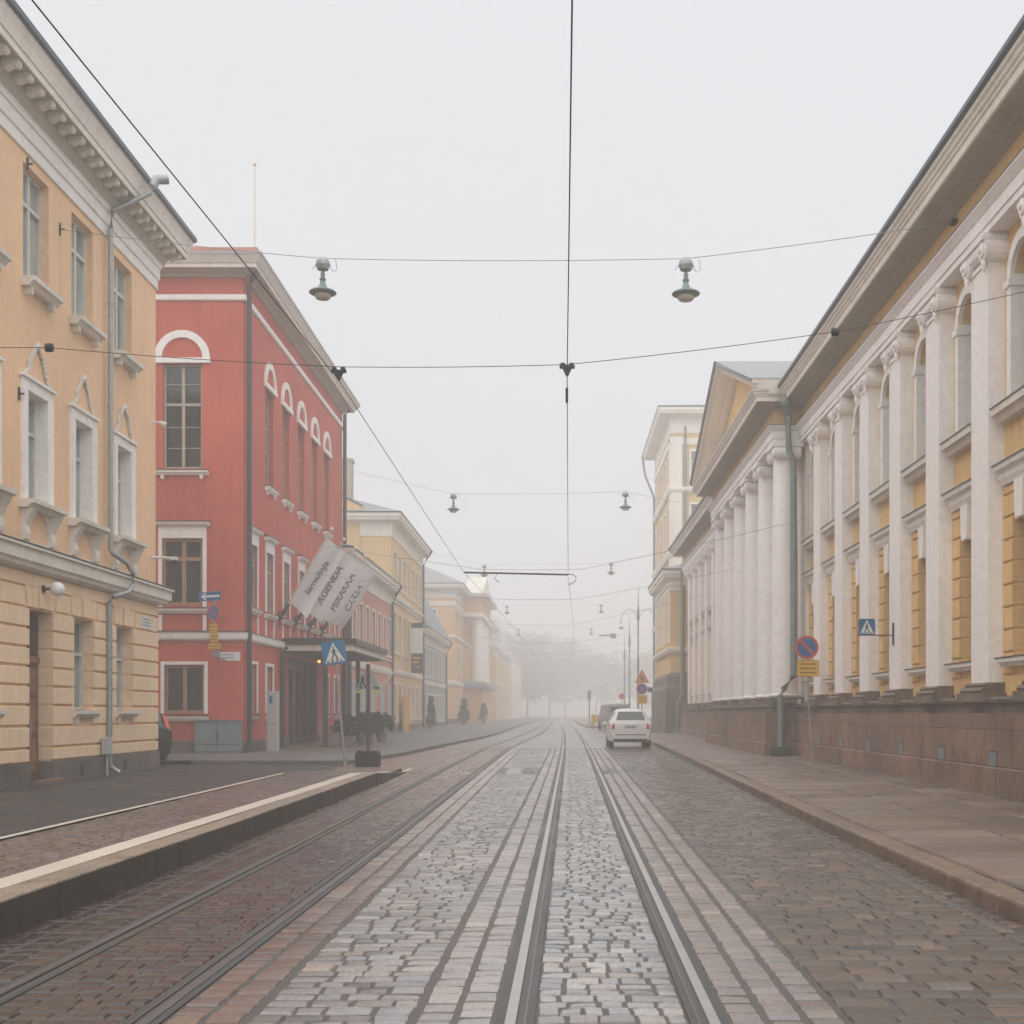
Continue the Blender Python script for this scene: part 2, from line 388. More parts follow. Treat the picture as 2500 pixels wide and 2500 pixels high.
M['asphalt'] = wet('wet_asphalt', (0.030,0.035,0.037), 0.36, 0.58, 0.5, 45, 0.012, 0.22, 1.1)
M['kerbstripe'] = wet('worn_white_stone_stripe', (0.62,0.55,0.46), 0.45, 0.65, 0.25, 50, 0.006, 0.10)
M['soil'] = plain('far_ground', (0.10,0.10,0.09), 0.9)

# ================================================================== THE GROUND
TRK_R = [(4,0.25),(6.3,0.271),(42,0.617),(60,0.74),(80,0.82),(400,0.9)]      # centre line of the right track
TRK_L = [(4,-2.67),(30,-2.65),(50,-2.60),(62,-2.25),(75,-1.85),(95,-1.5),(400,-1.35)]
KERB_R = [(-6,3.35),(2,3.45),(9,3.52),(18.5,3.66),(41,4.10),(53,4.27),(75,4.3)]
KERB_L = [(36.3,-6.35),(37,-6.1),(44,-5.45),(50,-5.2),(68,-4.25),(80,-3.9),(130,-3.7),(400,-3.6)]
cR = lambda y: ease(TRK_R, y)
cL = lambda y: ease(TRK_L, y)
kR = lambda y: ease(KERB_R, y)

class Stones:
    def __init__(s): s.V = []; s.F = []; s.C = []; s.n = 0
    def add(s, x0, x1, y0, y1, col, z=0.0, inset=0.011, drop=0.028, tilt=0.0045, jit=0.010, crown=0.002):
        fx = np.array([0, min(inset/(x1-x0),.4), .5, 1-min(inset/(x1-x0),.4), 1]); iy = inset*1.5; fy = np.array([0, min(iy/(y1-y0),.4), .5, 1-min(iy/(y1-y0),.4), 1])
        A, B = np.meshgrid(fx, fy)
        cj = RNG.uniform(-jit, jit, (4,2))
        X = (x0+cj[0,0])*(1-A)*(1-B)+(x1+cj[1,0])*A*(1-B)+(x1+cj[2,0])*A*B+(x0+cj[3,0])*(1-A)*B
        Y = (y0+cj[0,1])*(1-A)*(1-B)+(y0+cj[1,1])*A*(1-B)+(y1+cj[2,1])*A*B+(y1+cj[3,1])*(1-A)*B
        Z = np.zeros((5,5)); Z[0,:]=Z[-1,:]=Z[:,0]=Z[:,-1]=-drop
        for i in (1,3): Z[1,i]=Z[3,i]=-0.0025
        Z[2,2] += crown
        t = RNG.uniform(-tilt, tilt, 3)
        Z += t[0]+t[1]*(A-.5)*2+t[2]*(B-.5)*2+z
        Z += np.array([[g(v) for v in r] for r in Y])
        s.V.append(np.stack([X,Y,Z],-1).reshape(-1,3))
        f = []
        for i in range(4):
            for j in range(4): a = s.n+i*5+j; f.append((a,a+1,a+6,a+5))
        s.F += f; s.n += 25
        s.C.append(np.tile(np.array([*col,1.0]), (25,1)))
    def build(s, name, m, parent=None):
        me = bpy.data.meshes.new(name); V = np.concatenate(s.V)
        me.from_pydata(V.tolist(), [], s.F); me.materials.append(m)
        ca = me.color_attributes.new("tone", 'FLOAT_COLOR', 'POINT')
        ca.data.foreach_set("color", np.concatenate(s.C).ravel())
        o = bpy.data.objects.new(name, me); COL.objects.link(o)
        if parent: o.parent = parent
        return o
def tone(base, v=0.19, hue=0.04):
    k = 1+RNG.normal(0, v); h = RNG.normal(0, hue)
    k = min(max(k, .5), 1.7)
    return (base[0]*k*(1+h*.8), base[1]*k, base[2]*k*(1-h))
def field(S, xl, xr, y0, y1, sx, sy, base, vx=.25, vy=.12, gap=.008, z=0.0, tv=.19, **kw):
    y = y0
    while y < y1:
        d = sy*(1+RNG.uniform(-vy, vy)); ya = y+gap/2; yb = y+d-gap/2; ym = (ya+yb)/2
        a, b = xl(ym), xr(ym); x = a-RNG.uniform(0, .5)*0
        while x < b-0.03:
            ww = sx*(1+RNG.uniform(-vx, vx))
            if b-(x+ww) < sx*0.55: ww = b-x
            bs = base(x+ww/2, ym) if callable(base) else base
            S.add(x+gap/2, x+ww-gap/2, ya+RNG.uniform(.0,.008), yb+RNG.uniform(-.008,.0), tone(bs, tv), z, **kw); x += ww
        y += d
YN = 52.0
def crossing(x, y, base):
    """worn zebra crossing: bare dark patches and chalky remains"""
    if 31.2 < y < 34.6:
        for p, q in ((-2.0,-1.42),(-.98,-.50),(1.10,1.52),(1.88,2.48),(2.88,3.36)):
            if p < x < q: return (0.05,0.056,0.05)
        if -1.42 < x < -.98 or -.5 < x < .1: return (0.36,0.33,0.30)
    return base
B_MID = lambda x,y: crossing(x,y,(0.26,0.245,0.235))
B_TRK = lambda x,y: crossing(x,y,(0.29,0.28,0.272))
B_RGT = lambda x,y: crossing(x,y,(0.092,0.073,0.058) if RNG.random() < .82 else (0.14,0.095,0.068))
B_LEFT = lambda x,y: tuple(v*(1+max(0,min((y-14)/16,1))*2.6) for v in (0.060,0.040,0.032))  # lightens with distance: wet sheen put into the stone colour
B_BAND = lambda x,y: crossing(x,y,(0.30,0.275,0.262))
B_BANDR = lambda x,y: crossing(x,y,(0.25,0.215,0.195))
B_BANDL = lambda x,y: tuple(a+(b-a)*max(0,min((y-10)/14,1)) for a, b in zip((0.175,0.128,0.105),(0.34,0.30,0.275)))  # bands lighten with distance too, a painted wet sheen
S = Stones(); Z = Stones()
field(Z, lambda y: cR(y)+1.24, lambda y: kR(y)-.34, 3.6, YN, .235, .20, B_RGT, vx=.38, vy=.2, gap=.014)
field(Z, lambda y: kR(y)-.32, lambda y: kR(y)-.17, 3.6, YN, .15, .20, B_RGT, vx=.1, vy=.2, gap=.014)
field(Z, lambda y: kR(y)-.16, lambda y: kR(y)-.01, 3.6, YN, .15, .21, B_RGT, vx=.1, vy=.2, gap=.014)
field(S, lambda y: cL(y)+1.05, lambda y: cR(y)-1.05, 3.6, YN, .20, .16, B_MID, vx=.32)
field(S, lambda y: cR(y)-.40, lambda y: cR(y)+.40, 3.6, YN, .165, .155, B_TRK, vx=.28)
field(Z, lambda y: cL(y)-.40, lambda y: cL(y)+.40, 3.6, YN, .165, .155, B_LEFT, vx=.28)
for k in range(2):
    field(S, lambda y: cR(y)-1.02+k*.208, lambda y: cR(y)-.825+k*.208, 3.6, YN, .2, .20, B_BAND, vy=.15, vx=.02, tv=.10, jit=.005)
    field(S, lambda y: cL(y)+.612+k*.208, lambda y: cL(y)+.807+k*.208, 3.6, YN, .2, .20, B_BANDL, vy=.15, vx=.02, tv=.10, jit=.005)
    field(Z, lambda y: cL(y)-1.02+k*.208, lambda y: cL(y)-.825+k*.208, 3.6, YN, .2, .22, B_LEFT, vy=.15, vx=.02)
for k in range(3):
    field(S, lambda y: cR(y)+.612+k*.208, lambda y: cR(y)+.80+k*.208, 3.6, YN, .2, .20, B_BANDR, vy=.15, vx=.02, tv=.10, jit=.005)
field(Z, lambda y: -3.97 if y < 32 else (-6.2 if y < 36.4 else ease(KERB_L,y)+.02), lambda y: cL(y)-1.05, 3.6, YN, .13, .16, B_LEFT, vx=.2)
setts = S.build("road_setts", M['stone']); setts['kind'] = 'structure'; setts['label'] = 'wet stone setts of the street around the tram rails'; setts['category'] = 'road'
side = Z.build('road_setts', M['stone_side']); side['kind'] = 'structure'; side['label'] = 'rougher darker stone setts towards both kerbs'; side['category'] = 'road'
# joints and the road further on
def strip(mb, xl, xr, ys, z, mi=0, zl=None, zr=None):
    for a, b in zip(ys, ys[1:]):
        mb.quad((xl(a),a,g(a)+(zl(a) if zl else z)), (xr(a),a,g(a)+(zr(a) if zr else z)), (xr(b),b,g(b)+(zr(b) if zr else z)), (xl(b),b,g(b)+(zl(b) if zl else z)), mi)
YS = [-20,0,15,22,30,31.5,36.3,40,44,52]
mb = MB(); strip(mb, lambda y: -4.3 if y < 31 else (-6.6 if y < 36.35 else ease(KERB_L,y)-.05), lambda y: kR(y)+.1, YS, -0.010)
struct("road_bed", mb, M['mortar'], 'dark wet joints between the street setts', 'road')
YF = [52.0,55,60,68,75.5,80,90,100,120,160,240,400,700]
mb = MB(); strip(mb, lambda y: cL(y)+.6, lambda y: cR(y)+1.24, YF, 0.0)
struct("road", mb, M['roadfar'], 'wet middle of the street fading away into the fog', 'road')
mb = MB(); strip(mb, lambda y: cR(y)+1.24, lambda y: kR(y)+.1 if y < 75.6 else 60.0, YF, 0.0); strip(mb, lambda y: ease(KERB_L, y)-.05, lambda y: cL(y)+.6, YF, 0.0)
struct("road", mb, M['roadside'], 'duller wet sides of the street in the fog', 'road')
mb = MB(); strip(mb, lambda y: -60.0, lambda y: -6.4, [33.6,36.2,41.6], 0.0)
struct("side_street", mb, M['asphalt'], 'dark wet side street between the orange and red buildings', 'road')
# rails
def rail(parent, cen, side, ys):
    """grooved rail at one side of a track: head outside, groove and lip inside, tar joints either side"""
    def bar(mb, a, b, z0, z1):
        for p, q in zip(ys, ys[1:]):
            xs = [cen(t)+side*v for t in (p,q) for v in (a,b)]
            mb.hexa([(xs[0],p,g(p)+z0),(xs[1],p,g(p)+z0),(xs[3],q,g(q)+z0),(xs[2],q,g(q)+z0),(xs[0],p,g(p)+z1),(xs[1],p,g(p)+z1),(xs[3],q,g(q)+z1),(xs[2],q,g(q)+z1)])
    h = MB(); bar(h, .5, .556, -.06, .006)
    o = link('rail', h, M['steel' if cen is cR else 'steel_dark'], parent)
    h = MB(); bar(h, .446, .460, -.06, .001); link('lip', h, M['steel_dark'], o)
    q = MB(); bar(q, .461, .499, -.07, -.028); near_ = list(ys); ys = [v for v in near_ if v >= 56]; bar(q, .461, .499, -.02, .003); ys = near_; link('groove', q, M['groove'], o)
    t = MB(); bar(t, .557, .604, -.06, .001); bar(t, .404, .445, -.06, .001); link('joint', t, M['tar'], o)
YR = [3.5,10,15,20,25,30,36,42,47,50,56,60,62,68,75,80,90,95,100,130,180,260]
for nm, cen, lab in (('tram_track', cR, 'nearer tram track in the middle of the street, two grooved steel rails'), ('tram_track', cL, 'tram track running beside the raised platform edge')):
    t = thing(nm, lab, 'tram track', (cen(6),6,0), 'tram tracks in the street')
    for s_ in (-1,1): rail(t, cen, s_, YR)

# right pavement and kerb
P = Stones()
K = MB(); y = 4.0
while y < 52:
    L = RNG.uniform(.8,1.5); dz = RNG.uniform(-.008,.008); dx = RNG.uniform(-.008,.008); xa, xb = kR(y)+dx, kR(y+L)+dx
    K.hexa([(xa,y+.004,g(y)-.05),(xa+.29,y+.004,g(y)-.05),(xb+.29,y+L-.004,g(y+L)-.05),(xb,y+L-.004,g(y+L)-.05),(xa,y+.004,g(y)+.14+dz),(xa+.29,y+.004,g(y)+.143+dz),(xb+.29,y+L-.004,g(y+L)+.143+dz),(xb,y+L-.004,g(y+L)+.14+dz)])
    y += L
kb = link("kerb", K, granite('kerb_granite', (0.225,0.165,0.125), rough=.45), None, bevel=.03); kb['kind'] = 'structure'; kb['label'] = 'worn reddish granite kerb of the right hand pavement'; kb['category'] = 'kerb'
for xa_, xb_ in ((.30,1.62),(1.62,2.75),(2.75,3.62)):
    y = 4.0+RNG.uniform(0,.5)
    while y < 36:
        d = RNG.uniform(.48,.95); x = kR(y+d/2)
        x0_, x1_ = x+xa_+.004, (x+xb_-.004 if xb_ < 3.6 else 7.16)
        P.add(x0_, x1_, y+.007, y+d-.007, tone((.20,.152,.125), .14, .05), 0.14+(xa_+.6)*.012, inset=.012, drop=.03, tilt=.007, jit=.010, crown=0)
        y += d
y = 4.0
while y < 36:
    d = RNG.uniform(.10,.17)
    for k in range(2): P.add(7.175+k*.12, 7.285+k*.12, y+.005, y+d-.004, tone((.15,.12,.10), .2), 0.185, drop=.03, jit=.008)
    y += d
o = P.build("pavement", M['slab']); o['kind'] = 'structure'; o['label'] = 'wet reddish granite slabs and kerb of the right hand pavement'; o['category'] = 'pavement'
mb = MB(); strip(mb, kR, lambda y: 9.0, [-20,0,15,36], 0, zl=lambda y: .115, zr=lambda y: .18)
ys = [36,41,47,53,64,75.3]
strip(mb, kR, lambda y: 9.0, ys, 0, zl=lambda y: .14, zr=lambda y: .2)
for a, b in zip(ys, ys[1:]): mb.quad((kR(a),a,g(a)),(kR(b),b,g(b)),(kR(b),b,g(b)+.14),(kR(a),a,g(a)+.14))
mb.quad((kR(75.3),75.3,g(75)),(9,75.3,g(75)),(9,75.3,g(75)+.2),(kR(75.3),75.3,g(75)+.14))
yq = [107,130,200,400]; xq = lambda y: ease([(107,2.7),(112,2.2),(400,2.6)], y)
strip(mb, xq, lambda y: 40.0, yq, .14)
for a, b in zip(yq, yq[1:]): mb.quad((xq(a),a,g(a)),(xq(b),b,g(b)),(xq(b),b,g(b)+.14),(xq(a),a,g(a)+.14))
mb.quad((2.7,107,g(107)),(40,107,g(107)),(40,107,g(107)+.14),(2.7,107,g(107)+.14))
struct("pavement", mb, wet('wet_pavement', (0.21,0.155,0.13), .35, .6, .3, 8, .01, .15), 'right hand pavement beyond the slabs, and the one across the junction', 'pavement')

# tram stop platform on the left
PT = .27
def pz(y): return PT if y < 26.5 else max(.03, PT-(y-26.5)/5.3*(PT-.02))
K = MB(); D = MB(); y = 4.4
while y < 31.6:
    L = .765; za, zb = g(y)+pz(y)+.002, g(y+L)+pz(y+L)+.002
    jx = RNG.uniform(-.005,.005); ga = .009; K.hexa([(-4.23,y+ga,-.05),(-3.955+jx,y+ga,-.05),(-3.955+jx,y+L-ga,-.05),(-4.23,y+L-ga,-.05),(-4.23,y+ga,za),(-3.955+jx,y+ga,za),(-3.955+jx,y+L-ga,zb),(-4.23,y+L-ga,zb)])
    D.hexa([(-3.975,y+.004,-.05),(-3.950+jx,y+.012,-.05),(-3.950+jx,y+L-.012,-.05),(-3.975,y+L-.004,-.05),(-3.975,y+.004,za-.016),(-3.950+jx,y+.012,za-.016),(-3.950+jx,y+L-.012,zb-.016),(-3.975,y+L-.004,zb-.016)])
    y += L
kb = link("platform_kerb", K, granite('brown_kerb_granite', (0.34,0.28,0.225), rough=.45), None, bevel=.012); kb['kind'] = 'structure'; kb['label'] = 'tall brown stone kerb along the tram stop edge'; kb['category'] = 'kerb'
link('shaded_face', D, granite('shaded_kerb_stone', (0.050,0.044,0.030), rough=.5), kb)  # kerb front coloured darker to paint in its shade under light from above
D = MB(); D.box(FL(-3.97), 4.4, 31, -.05, .2, -.05, .0); link('joint', D, M['black'], kb)
P = Stones()
field(P, lambda y: -5.86, lambda y: -4.5, 4.4, 27.5, .155, .15, lambda x,y: (.15,.11,.095), vx=.3, z=PT-.006)
o = P.build("platform_stones", M['stone_side']); o['kind'] = 'structure'; o['label'] = 'small reddish setts of the raised tram stop'; o['category'] = 'pavement'
mb = MB()
ysl = [-20,0,10,20,26.5,28,30,31.8]
strip(mb, lambda y: -4.49, lambda y: -4.232, ysl, 0, zl=pz, zr=pz)
strip(mb, lambda y: -5.98, lambda y: -5.88, [-20,0,10,20,26.5], PT)
mb.box(WORLD, -4.1, -3.97, g(31)-.05, g(31)+.028, -33.6, -32.0)
struct("kerb_stripe", mb, M['kerbstripe'], 'worn white stripe and thin white line along the tram stop edge', 'road marking')
mb = MB()
strip(mb, lambda y: -5.875, lambda y: -4.495, ysl, 0, zl=lambda y: pz(y)-.022, zr=lambda y: pz(y)-.022)
struct("platform_bed", mb, M['mortar'], 'dark joints between the small setts of the tram stop', 'pavement')
# asphalt on the left, the side street mouth, the left pavement beyond
mb = MB()
yb = [-20,0,8,15,20,26.5,32,35,36.2]
zi = lambda y: PT if y < 26.5 else max(.012, PT-(y-26.5)/5.5*PT)
strip(mb, lambda y: -60.0 if y > 33.6 else -11.3, lambda y: -5.985 if y < 33 else -6.2, [v for v in yb if v <= 32], 0, zl=lambda y: .05, zr=zi)
strip(mb, lambda y: -11.3, lambda y: -6.15, [32,33.6], 0, zl=lambda y: .05, zr=lambda y: .012)
struct("pavement", mb, M['asphalt'], 'dark wet asphalt footway in front of the orange building', 'pavement')
mb = MB(); ys = [36.3,37,40,44,50,56,62,68,75,80,90,100,130,200,400]
kl = lambda y: ease(KERB_L, y)
strip(mb, lambda y: -14.0, kl, ys, .12)
for a, b in zip(ys, ys[1:]): mb.quad((kl(a),a,g(a)),(kl(b),b,g(b)),(kl(b),b,g(b)+.12),(kl(a),a,g(a)+.12))
mb.quad((-10.9,36.3,g(36)),(kl(36.3),36.3,g(36)),(kl(36.3),36.3,g(36)+.12),(-10.9,36.3,g(36)+.12))
struct("pavement", mb, wet('wet_grey_pavement', (0.13,0.125,0.12), .35, .6, .4, 12, .01, .2), 'left hand pavement along the red building, fading into fog', 'pavement')
mb = MB(); mb.quad((-1500,-200,-.35),(1500,-200,-.35),(1500,1500,-.35),(-1500,1500,-.35))
struct("ground", mb, M['soil'], 'ground under and beyond the street', 'ground')

# ================================================================== WINDOWS, SHARED DETAILS
def window(parent, f, u0, u1, v0, v1, d=.22, fm='wood', gm='glass_dark', mull=(.5,), trans=(), bars=(), fw=.06, arch=None, name='window', thinbars=True):
    """pane (the window's own mesh) with its frame as a sub-part; arch = radius of a round top above v1"""
    p = MB(); W_, H_ = u1-u0, v1-v0
    p.quad(f(u0,v0,-d+.01), f(u1,v0,-d+.01), f(u1,v1,-d+.01), f(u0,v1,-d+.01))
    if arch:
        uc = (u0+u1)/2; r = W_/2; pts = [f(uc+r*math.cos(PI*i/14), v1+arch/r*r*math.sin(PI*i/14), -d+.01) for i in range(15)]
        p.add(pts, [tuple(range(15))])
    o = link(name, p, M[gm], parent)
    q = MB(); a, b = -d+.012, -d+.07
    q.box(f,u0,u0+fw,v0,v1,a,b); q.box(f,u1-fw,u1,v0,v1,a,b)
    q.box(f,u0+fw,u1-fw,v0,v0+fw,a,b)
    if arch: q.arc(f,(u0+u1)/2,v1,W_/2-fw,W_/2,a,b,n=14)
    else: q.box(f,u0+fw,u1-fw,v1-fw,v1,a,b)
    for m_ in mull:
        c = u0+W_*m_; q.box(f,c-fw*.7,c+fw*.7,v0+fw,v1-fw,a,b+.01)
    for t_ in trans:
        c = v0+H_*t_; q.box(f,u0+fw,u1-fw,c-fw*.6,c+fw*.6,a,b+.016)
    for t_ in bars:
        c = v0+H_*t_; q.box(f,u0+fw,u1-fw,c-.012,c+.012,a,b-.02)
    link('frame', q, M[fm], o)
    return o
def sill(win, f, u0, u1, v0, v1, w_, m='offwhite', brackets=0, flash=True):
    q = MB(); q.extr(f, [(v0,0.002),(v0,w_*.55),(v0+(v1-v0)*.45,w_*.75),(v0+(v1-v0)*.5,w_*.97),(v1,w_),(v1,0.002)], u0, u1)
    for k in range(brackets):
        c = u0+(u1-u0)*(.13+.74*k/(max(brackets-1,1))); q.taper(f, c, .04, .07, v0-.14, v0-.002, .002, w_*.55)
    s_ = link('sill', q, M[m], win)
    if flash:
        z = MB(); z.extr(f, [(v1+.001,.0),(v1+.001,w_+.02),(v1+.02,w_+.02),(v1+.055,.0)], u0-.01, u1+.01); link('flashing', z, M['flash'], win)
    return s_
def downpipe(parent, pts, r=.06, m='zinc', name='downpipe'):
    q = MB(); q.tube(pts, r, 10)
    return link(name, q, M[m], parent, smooth=True)

# ================================================================== ORANGE BUILDING (near left)
ob = thing('orange_building', 'orange stucco corner building with grooved ground floor and heavy white bracketed cornice', 'building', (-11,20,0))
f = FL(-11.0); Y0, Y1 = 5.0, 33.5
C = [31.0, 28.35, 25.85, 23.35, 20.85, 18.35, 15.85, 13.35, 10.85, 8.35]
C = [c for c in C if c > 12]
door_c = 26.0
holes = []
for i, c in enumerate(C):
    holes += [(c-.63,c+.63,10.56,12.93), (c-.50,c+.50,6.02,8.28)]
    if i != 2: holes += [(c-.62,c+.62,1.66,3.76)]
holes += [(door_c-.62,door_c+.62,.12,3.76)]
mb = MB(); mb.wall(f, Y0, Y1, .05, 13.2, holes, d=.34)
mb.quad((-11,Y1,0),(-26,Y1,0),(-26,Y1,13.2),(-11,Y1,13.2)); mb.quad((-11,Y0,0),(-26,Y0,0),(-26,Y0,13.2),(-11,Y0,13.2)); mb.quad((-26,Y0,0),(-26,Y1,0),(-26,Y1,13.2),(-26,Y0,13.2))
link('wall', mb, M['orange'], ob)
# rusticated courses, cut round the openings
J = [.57,.87,1.33,1.77,2.175,2.575,2.97,3.37,3.79]
mb = MB()
for a, b in zip(J, J[1:]):
    cuts = sorted([(c-.62,c+.62) for i,c in enumerate(C) if i != 2 and b > 1.7 and a < 3.75 and a >= 1.33]+[(door_c-.62,door_c+.62)])
    u = Y0
    for p, q in cuts+[(Y1+.05,0)]:
        if p > u: mb.box(f, u+(0.0 if u == Y0 else -.012), p+.012 if p < Y1 else Y1+.05, a+.028, b-.028, -.30 if u != Y0 else -.05, .06)
        u = q
# flat zone over the openings with splayed stones
mb.box(f, Y0, Y1+.05, 4.24, 4.5, -.05, .05)
cs = sorted([c for i,c in enumerate(C) if i != 2]+[door_c])
u = Y0
for c in cs+[Y1+1]:
    e = min(c-.78, Y1+.05)
    if e > u: mb.box(f, u, e, 3.812, 4.196, -.05, .05)
    u = c+.78
for c in cs:
    for k,(b0,t0,pw) in enumerate(((-.66,-.76,.052),(-.40,-.46,.056),(.40,.46,.056),(.66,.76,.052))):
        pass
    for k in range(5):
        b0 = -.68+k*.272; t0 = (-.77+k*.308); bw = .252; tw = .285
        ww = .10 if k == 2 else .055
        mb.hexa([f(c+b0,3.80,-.3),f(c+b0+bw,3.80,-.3),f(c+b0+bw,3.80,ww),f(c+b0,3.80,ww),f(c+t0,4.235,-.3),f(c+t0+tw,4.235,-.3),f(c+t0+tw,4.235,ww),f(c+t0,4.235,ww)])
link('rusticated_courses', mb, M['orange2'], ob, bevel=.012)
mb = MB()
for a_, b_ in ((Y0,door_c-.62),(door_c+.62,Y1+.09)): mb.box(f, a_, b_, -.05, .565, -.1, .09)
mb.box(f, Y1+.0, Y1+.09, -.05,.565,-4,-.1)
for s_ in (-1,1): mb.box(f, door_c+s_*.615-.012, door_c+s_*.615+.012, .02, .565, -.33, .0)
pl = link('plinth', mb, M['grangrey'], ob)
mb = MB()
for c in (28.1, 30.9): mb = MB(); mb.box(f, c-.10, c+.10, .17, .42, .085, .094); link('vent', mb, M['black'], pl)
# string course
mb = MB(); mb.sweep([(-11,Y0),(-11,Y1),(-20,Y1)], [(4.52,0.0),(4.58,.24),(4.68,.28),(4.68,.33),(4.93,.34),(4.93,.40),(4.98,.40),(5.06,.05),(5.06,0)])
link('string_course', mb, M['offwhite'], ob)
mb = MB(); mb.sweep([(-11,Y0),(-11,Y1),(-20,Y1)], [(4.99,.38),(5.0,.415),(5.015,.415),(5.085,.03),(5.06,.03)])
link('flashing', mb, M['flash'], ob)
# main cornice
mb = MB(); mb.sweep([(-11,Y0),(-11,Y1),(-20,Y1)], [(13.15,0.0),(13.15,.05),(13.42,.05),(13.42,.09),(13.72,.09),(13.72,.13),(13.80,.13),(13.84,.17),(13.84,0)])
link('architrave', mb, M['white'], ob)
mb = MB(); mb.sweep([(-11,Y0),(-11,Y1),(-20,Y1)], [(13.84,0.0),(13.84,.18),(13.98,.22),(14.04,.26),(14.22,.26),(14.22,.62),(14.24,.62),(14.24,0)])
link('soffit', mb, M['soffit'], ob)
y = Y0+.2
while y < Y1+.5:
    q = MB(); q.extr(f, [(14.06,.262),(14.05,.34),(14.10,.44),(14.08,.54),(14.12,.585),(14.218,.59),(14.218,.262)], y-.10, y+.10); link('modillion', q, M['offwhite'], ob)
    y += .53
mb = MB(); mb.sweep([(-11,Y0),(-11,Y1),(-20,Y1)], [(14.20,.622),(14.20,.66),(14.36,.66),(14.36,.69),(14.42,.70),(14.55,.73),(14.70,.79),(14.70,.80),(14.72,.80),(14.72,0),(14.5,0),(14.5,.622)])
link('cornice', mb, M['offwhite'], ob)
mb = MB(); mb.sweep([(-11,Y0),(-11,Y1),(-20,Y1)], [(14.722,.60),(14.722,.82),(14.76,.87),(14.86,.88),(14.88,.86),(14.80,.60)])
link('gutter', mb, M['gutter'], ob, smooth=True)
mb = MB(); mb.add([(-10.3,Y0,14.79),(-10.3,Y1+.7,14.79),(-18.5,Y1-7,17.2),(-18.5,Y0,17.2),(-26,Y1+.7,14.79)], [(0,1,2,3),(1,4,2)]); mb.add([(-26,Y0,14.79),(-26,Y1+.7,14.79),(-18.5,Y1-7,17.2),(-18.5,Y0,17.2)], [(0,1,2,3)])
link('roof', mb, M['roofgrey'], ob)
for i, c in enumerate(C):
    wn = window(ob, f, c-.63, c+.63, 10.56, 12.93, .24, 'woodwhite', 'glass_pale', (.5,), (.70,), fw=.07)
    sill(wn, f, c-.74, c+.74, 10.36, 10.55, .30, 'offwhite', 2, False)
    # middle floor: white surround, bracketed apron below, wreath above
    wn = window(ob, f, c-.50, c+.50, 6.02, 8.28, .30, 'woodwhite', 'glass_pale', (.5,), (.66,), fw=.06)
    q = MB()
    for s_ in (-1,1): q.box(f, c+s_*.49-(.0 if s_>0 else .27), c+s_*.49+(.27 if s_>0 else .0), 5.98, 8.27, -.29, .05); q.box(f, c+s_*.70-.04, c+s_*.70+.04, 5.98, 8.27, .05, .075)
    q.box(f, c-.76, c+.76, 8.27, 8.50, -.29, .055); q.box(f, c-.82, c+.82, 8.50, 8.56, 0, .11)
    link('surround', q, M['white'], wn)
    sill(wn, f, c-.86, c+.86, 5.80, 5.975, .34, 'offwhite', 0, False)
    q = MB()
    q.box(f, c-.76, c+.76, 5.07, 5.16, .0, .05)
    for s_ in (-1,1):
        q.extr(f, [(5.16,0),(5.16,.10),(5.28,.12),(5.45,.09),(5.62,.16),(5.79,.27),(5.795,0)], c+s_*.64-.12, c+s_*.64+.12)
        q.arc(f, c+s_*.30, 5.64, .10, .16, .01, .07, 0, PI/2 if s_>0 else PI, n=6) if False else None
        q.hexa([f(c+s_*.52,5.795,.0),f(c+s_*.22,5.795,.0),f(c+s_*.22,5.795,.06),f(c+s_*.52,5.795,.06),f(c+s_*.52,5.38,.0),f(c+s_*.44,5.64,.0),f(c+s_*.44,5.64,.06),f(c+s_*.52,5.38,.06)])
    link('apron', q, M['offwhite'], wn)
    q = MB()     # leafy wreath
    for s_ in (-1,1):
        for k in range(20):
            t = k/19; a = s_*(.07+.34*math.sin(PI*min(t*1.05,1)*.6)+(.20*(t-.75)*4 if t > .75 else 0)); vv = 9.30-.70*t
            o_ = .035*(-1)**k; q.ball(f(c+a+o_, vv, .03), .036+.016*math.sin(k*1.9)**2, 6); q.ball(f(c+a-o_, vv-.02, .045), .032, 6)
    q.lathe(f(c,9.24,.04), [(.03,0),(.07,.05),(.05,.12),(.01,.17)], 8)
    link('wreath', q, M['offwhite'], wn, smooth=True)
    if i != 2:
        wn = window(ob, f, c-.60, c+.60, 1.68, 3.76, .30, 'woodwhite', 'glass_pale', (.5,), (.62,), fw=.06)
        sill(wn, f, c-.70, c+.70, 1.50, 1.66, .20, 'offwhite', 2, False)
# door
q = MB(); q.box(f, door_c-.62, door_c+.62, .12, 3.76, -.34, -.28)
dr = link('door', q, M['door'], ob)
q = MB()
for s_ in (-1,1):
    for a_, b_ in ((.35,1.05),(1.2,1.9),(2.05,2.55)): q.box(f, door_c+s_*.31-.2, door_c+s_*.31+.2, a_, b_, -.279, -.262)
q.box(f, door_c-.62, door_c+.62, 2.68, 2.80, -.279, -.24); q.box(f, door_c-.02, door_c+.02, .2, 2.66, -.279, -.25)
link('panel', q, plain('lighter_door_wood', (0.24,0.11,0.045), .35, 0, .5, 5), dr)
q = MB(); q.box(f, door_c-.56, door_c+.56, 2.84, 3.66, -.279, -.27); link('transom_window', q, M['glass_dark'], dr)
q = MB(); q.tube([f(door_c+.08,1.1,-.25), f(door_c+.08,1.1,-.2), f(door_c+.08,1.45,-.2)], .012); link('handle', q, M['steel'], dr)
q = MB(); q.box(f, door_c-.62, door_c+.62, .02, .14, -.3, .10); q.box(f, door_c-.85, door_c+.85, .0, .105, .10, .55); q.box(f, door_c-.62, door_c+.62, .105, .2, .10, .30)
link('doorstep', q, M['granred'], ob, bevel=.01)
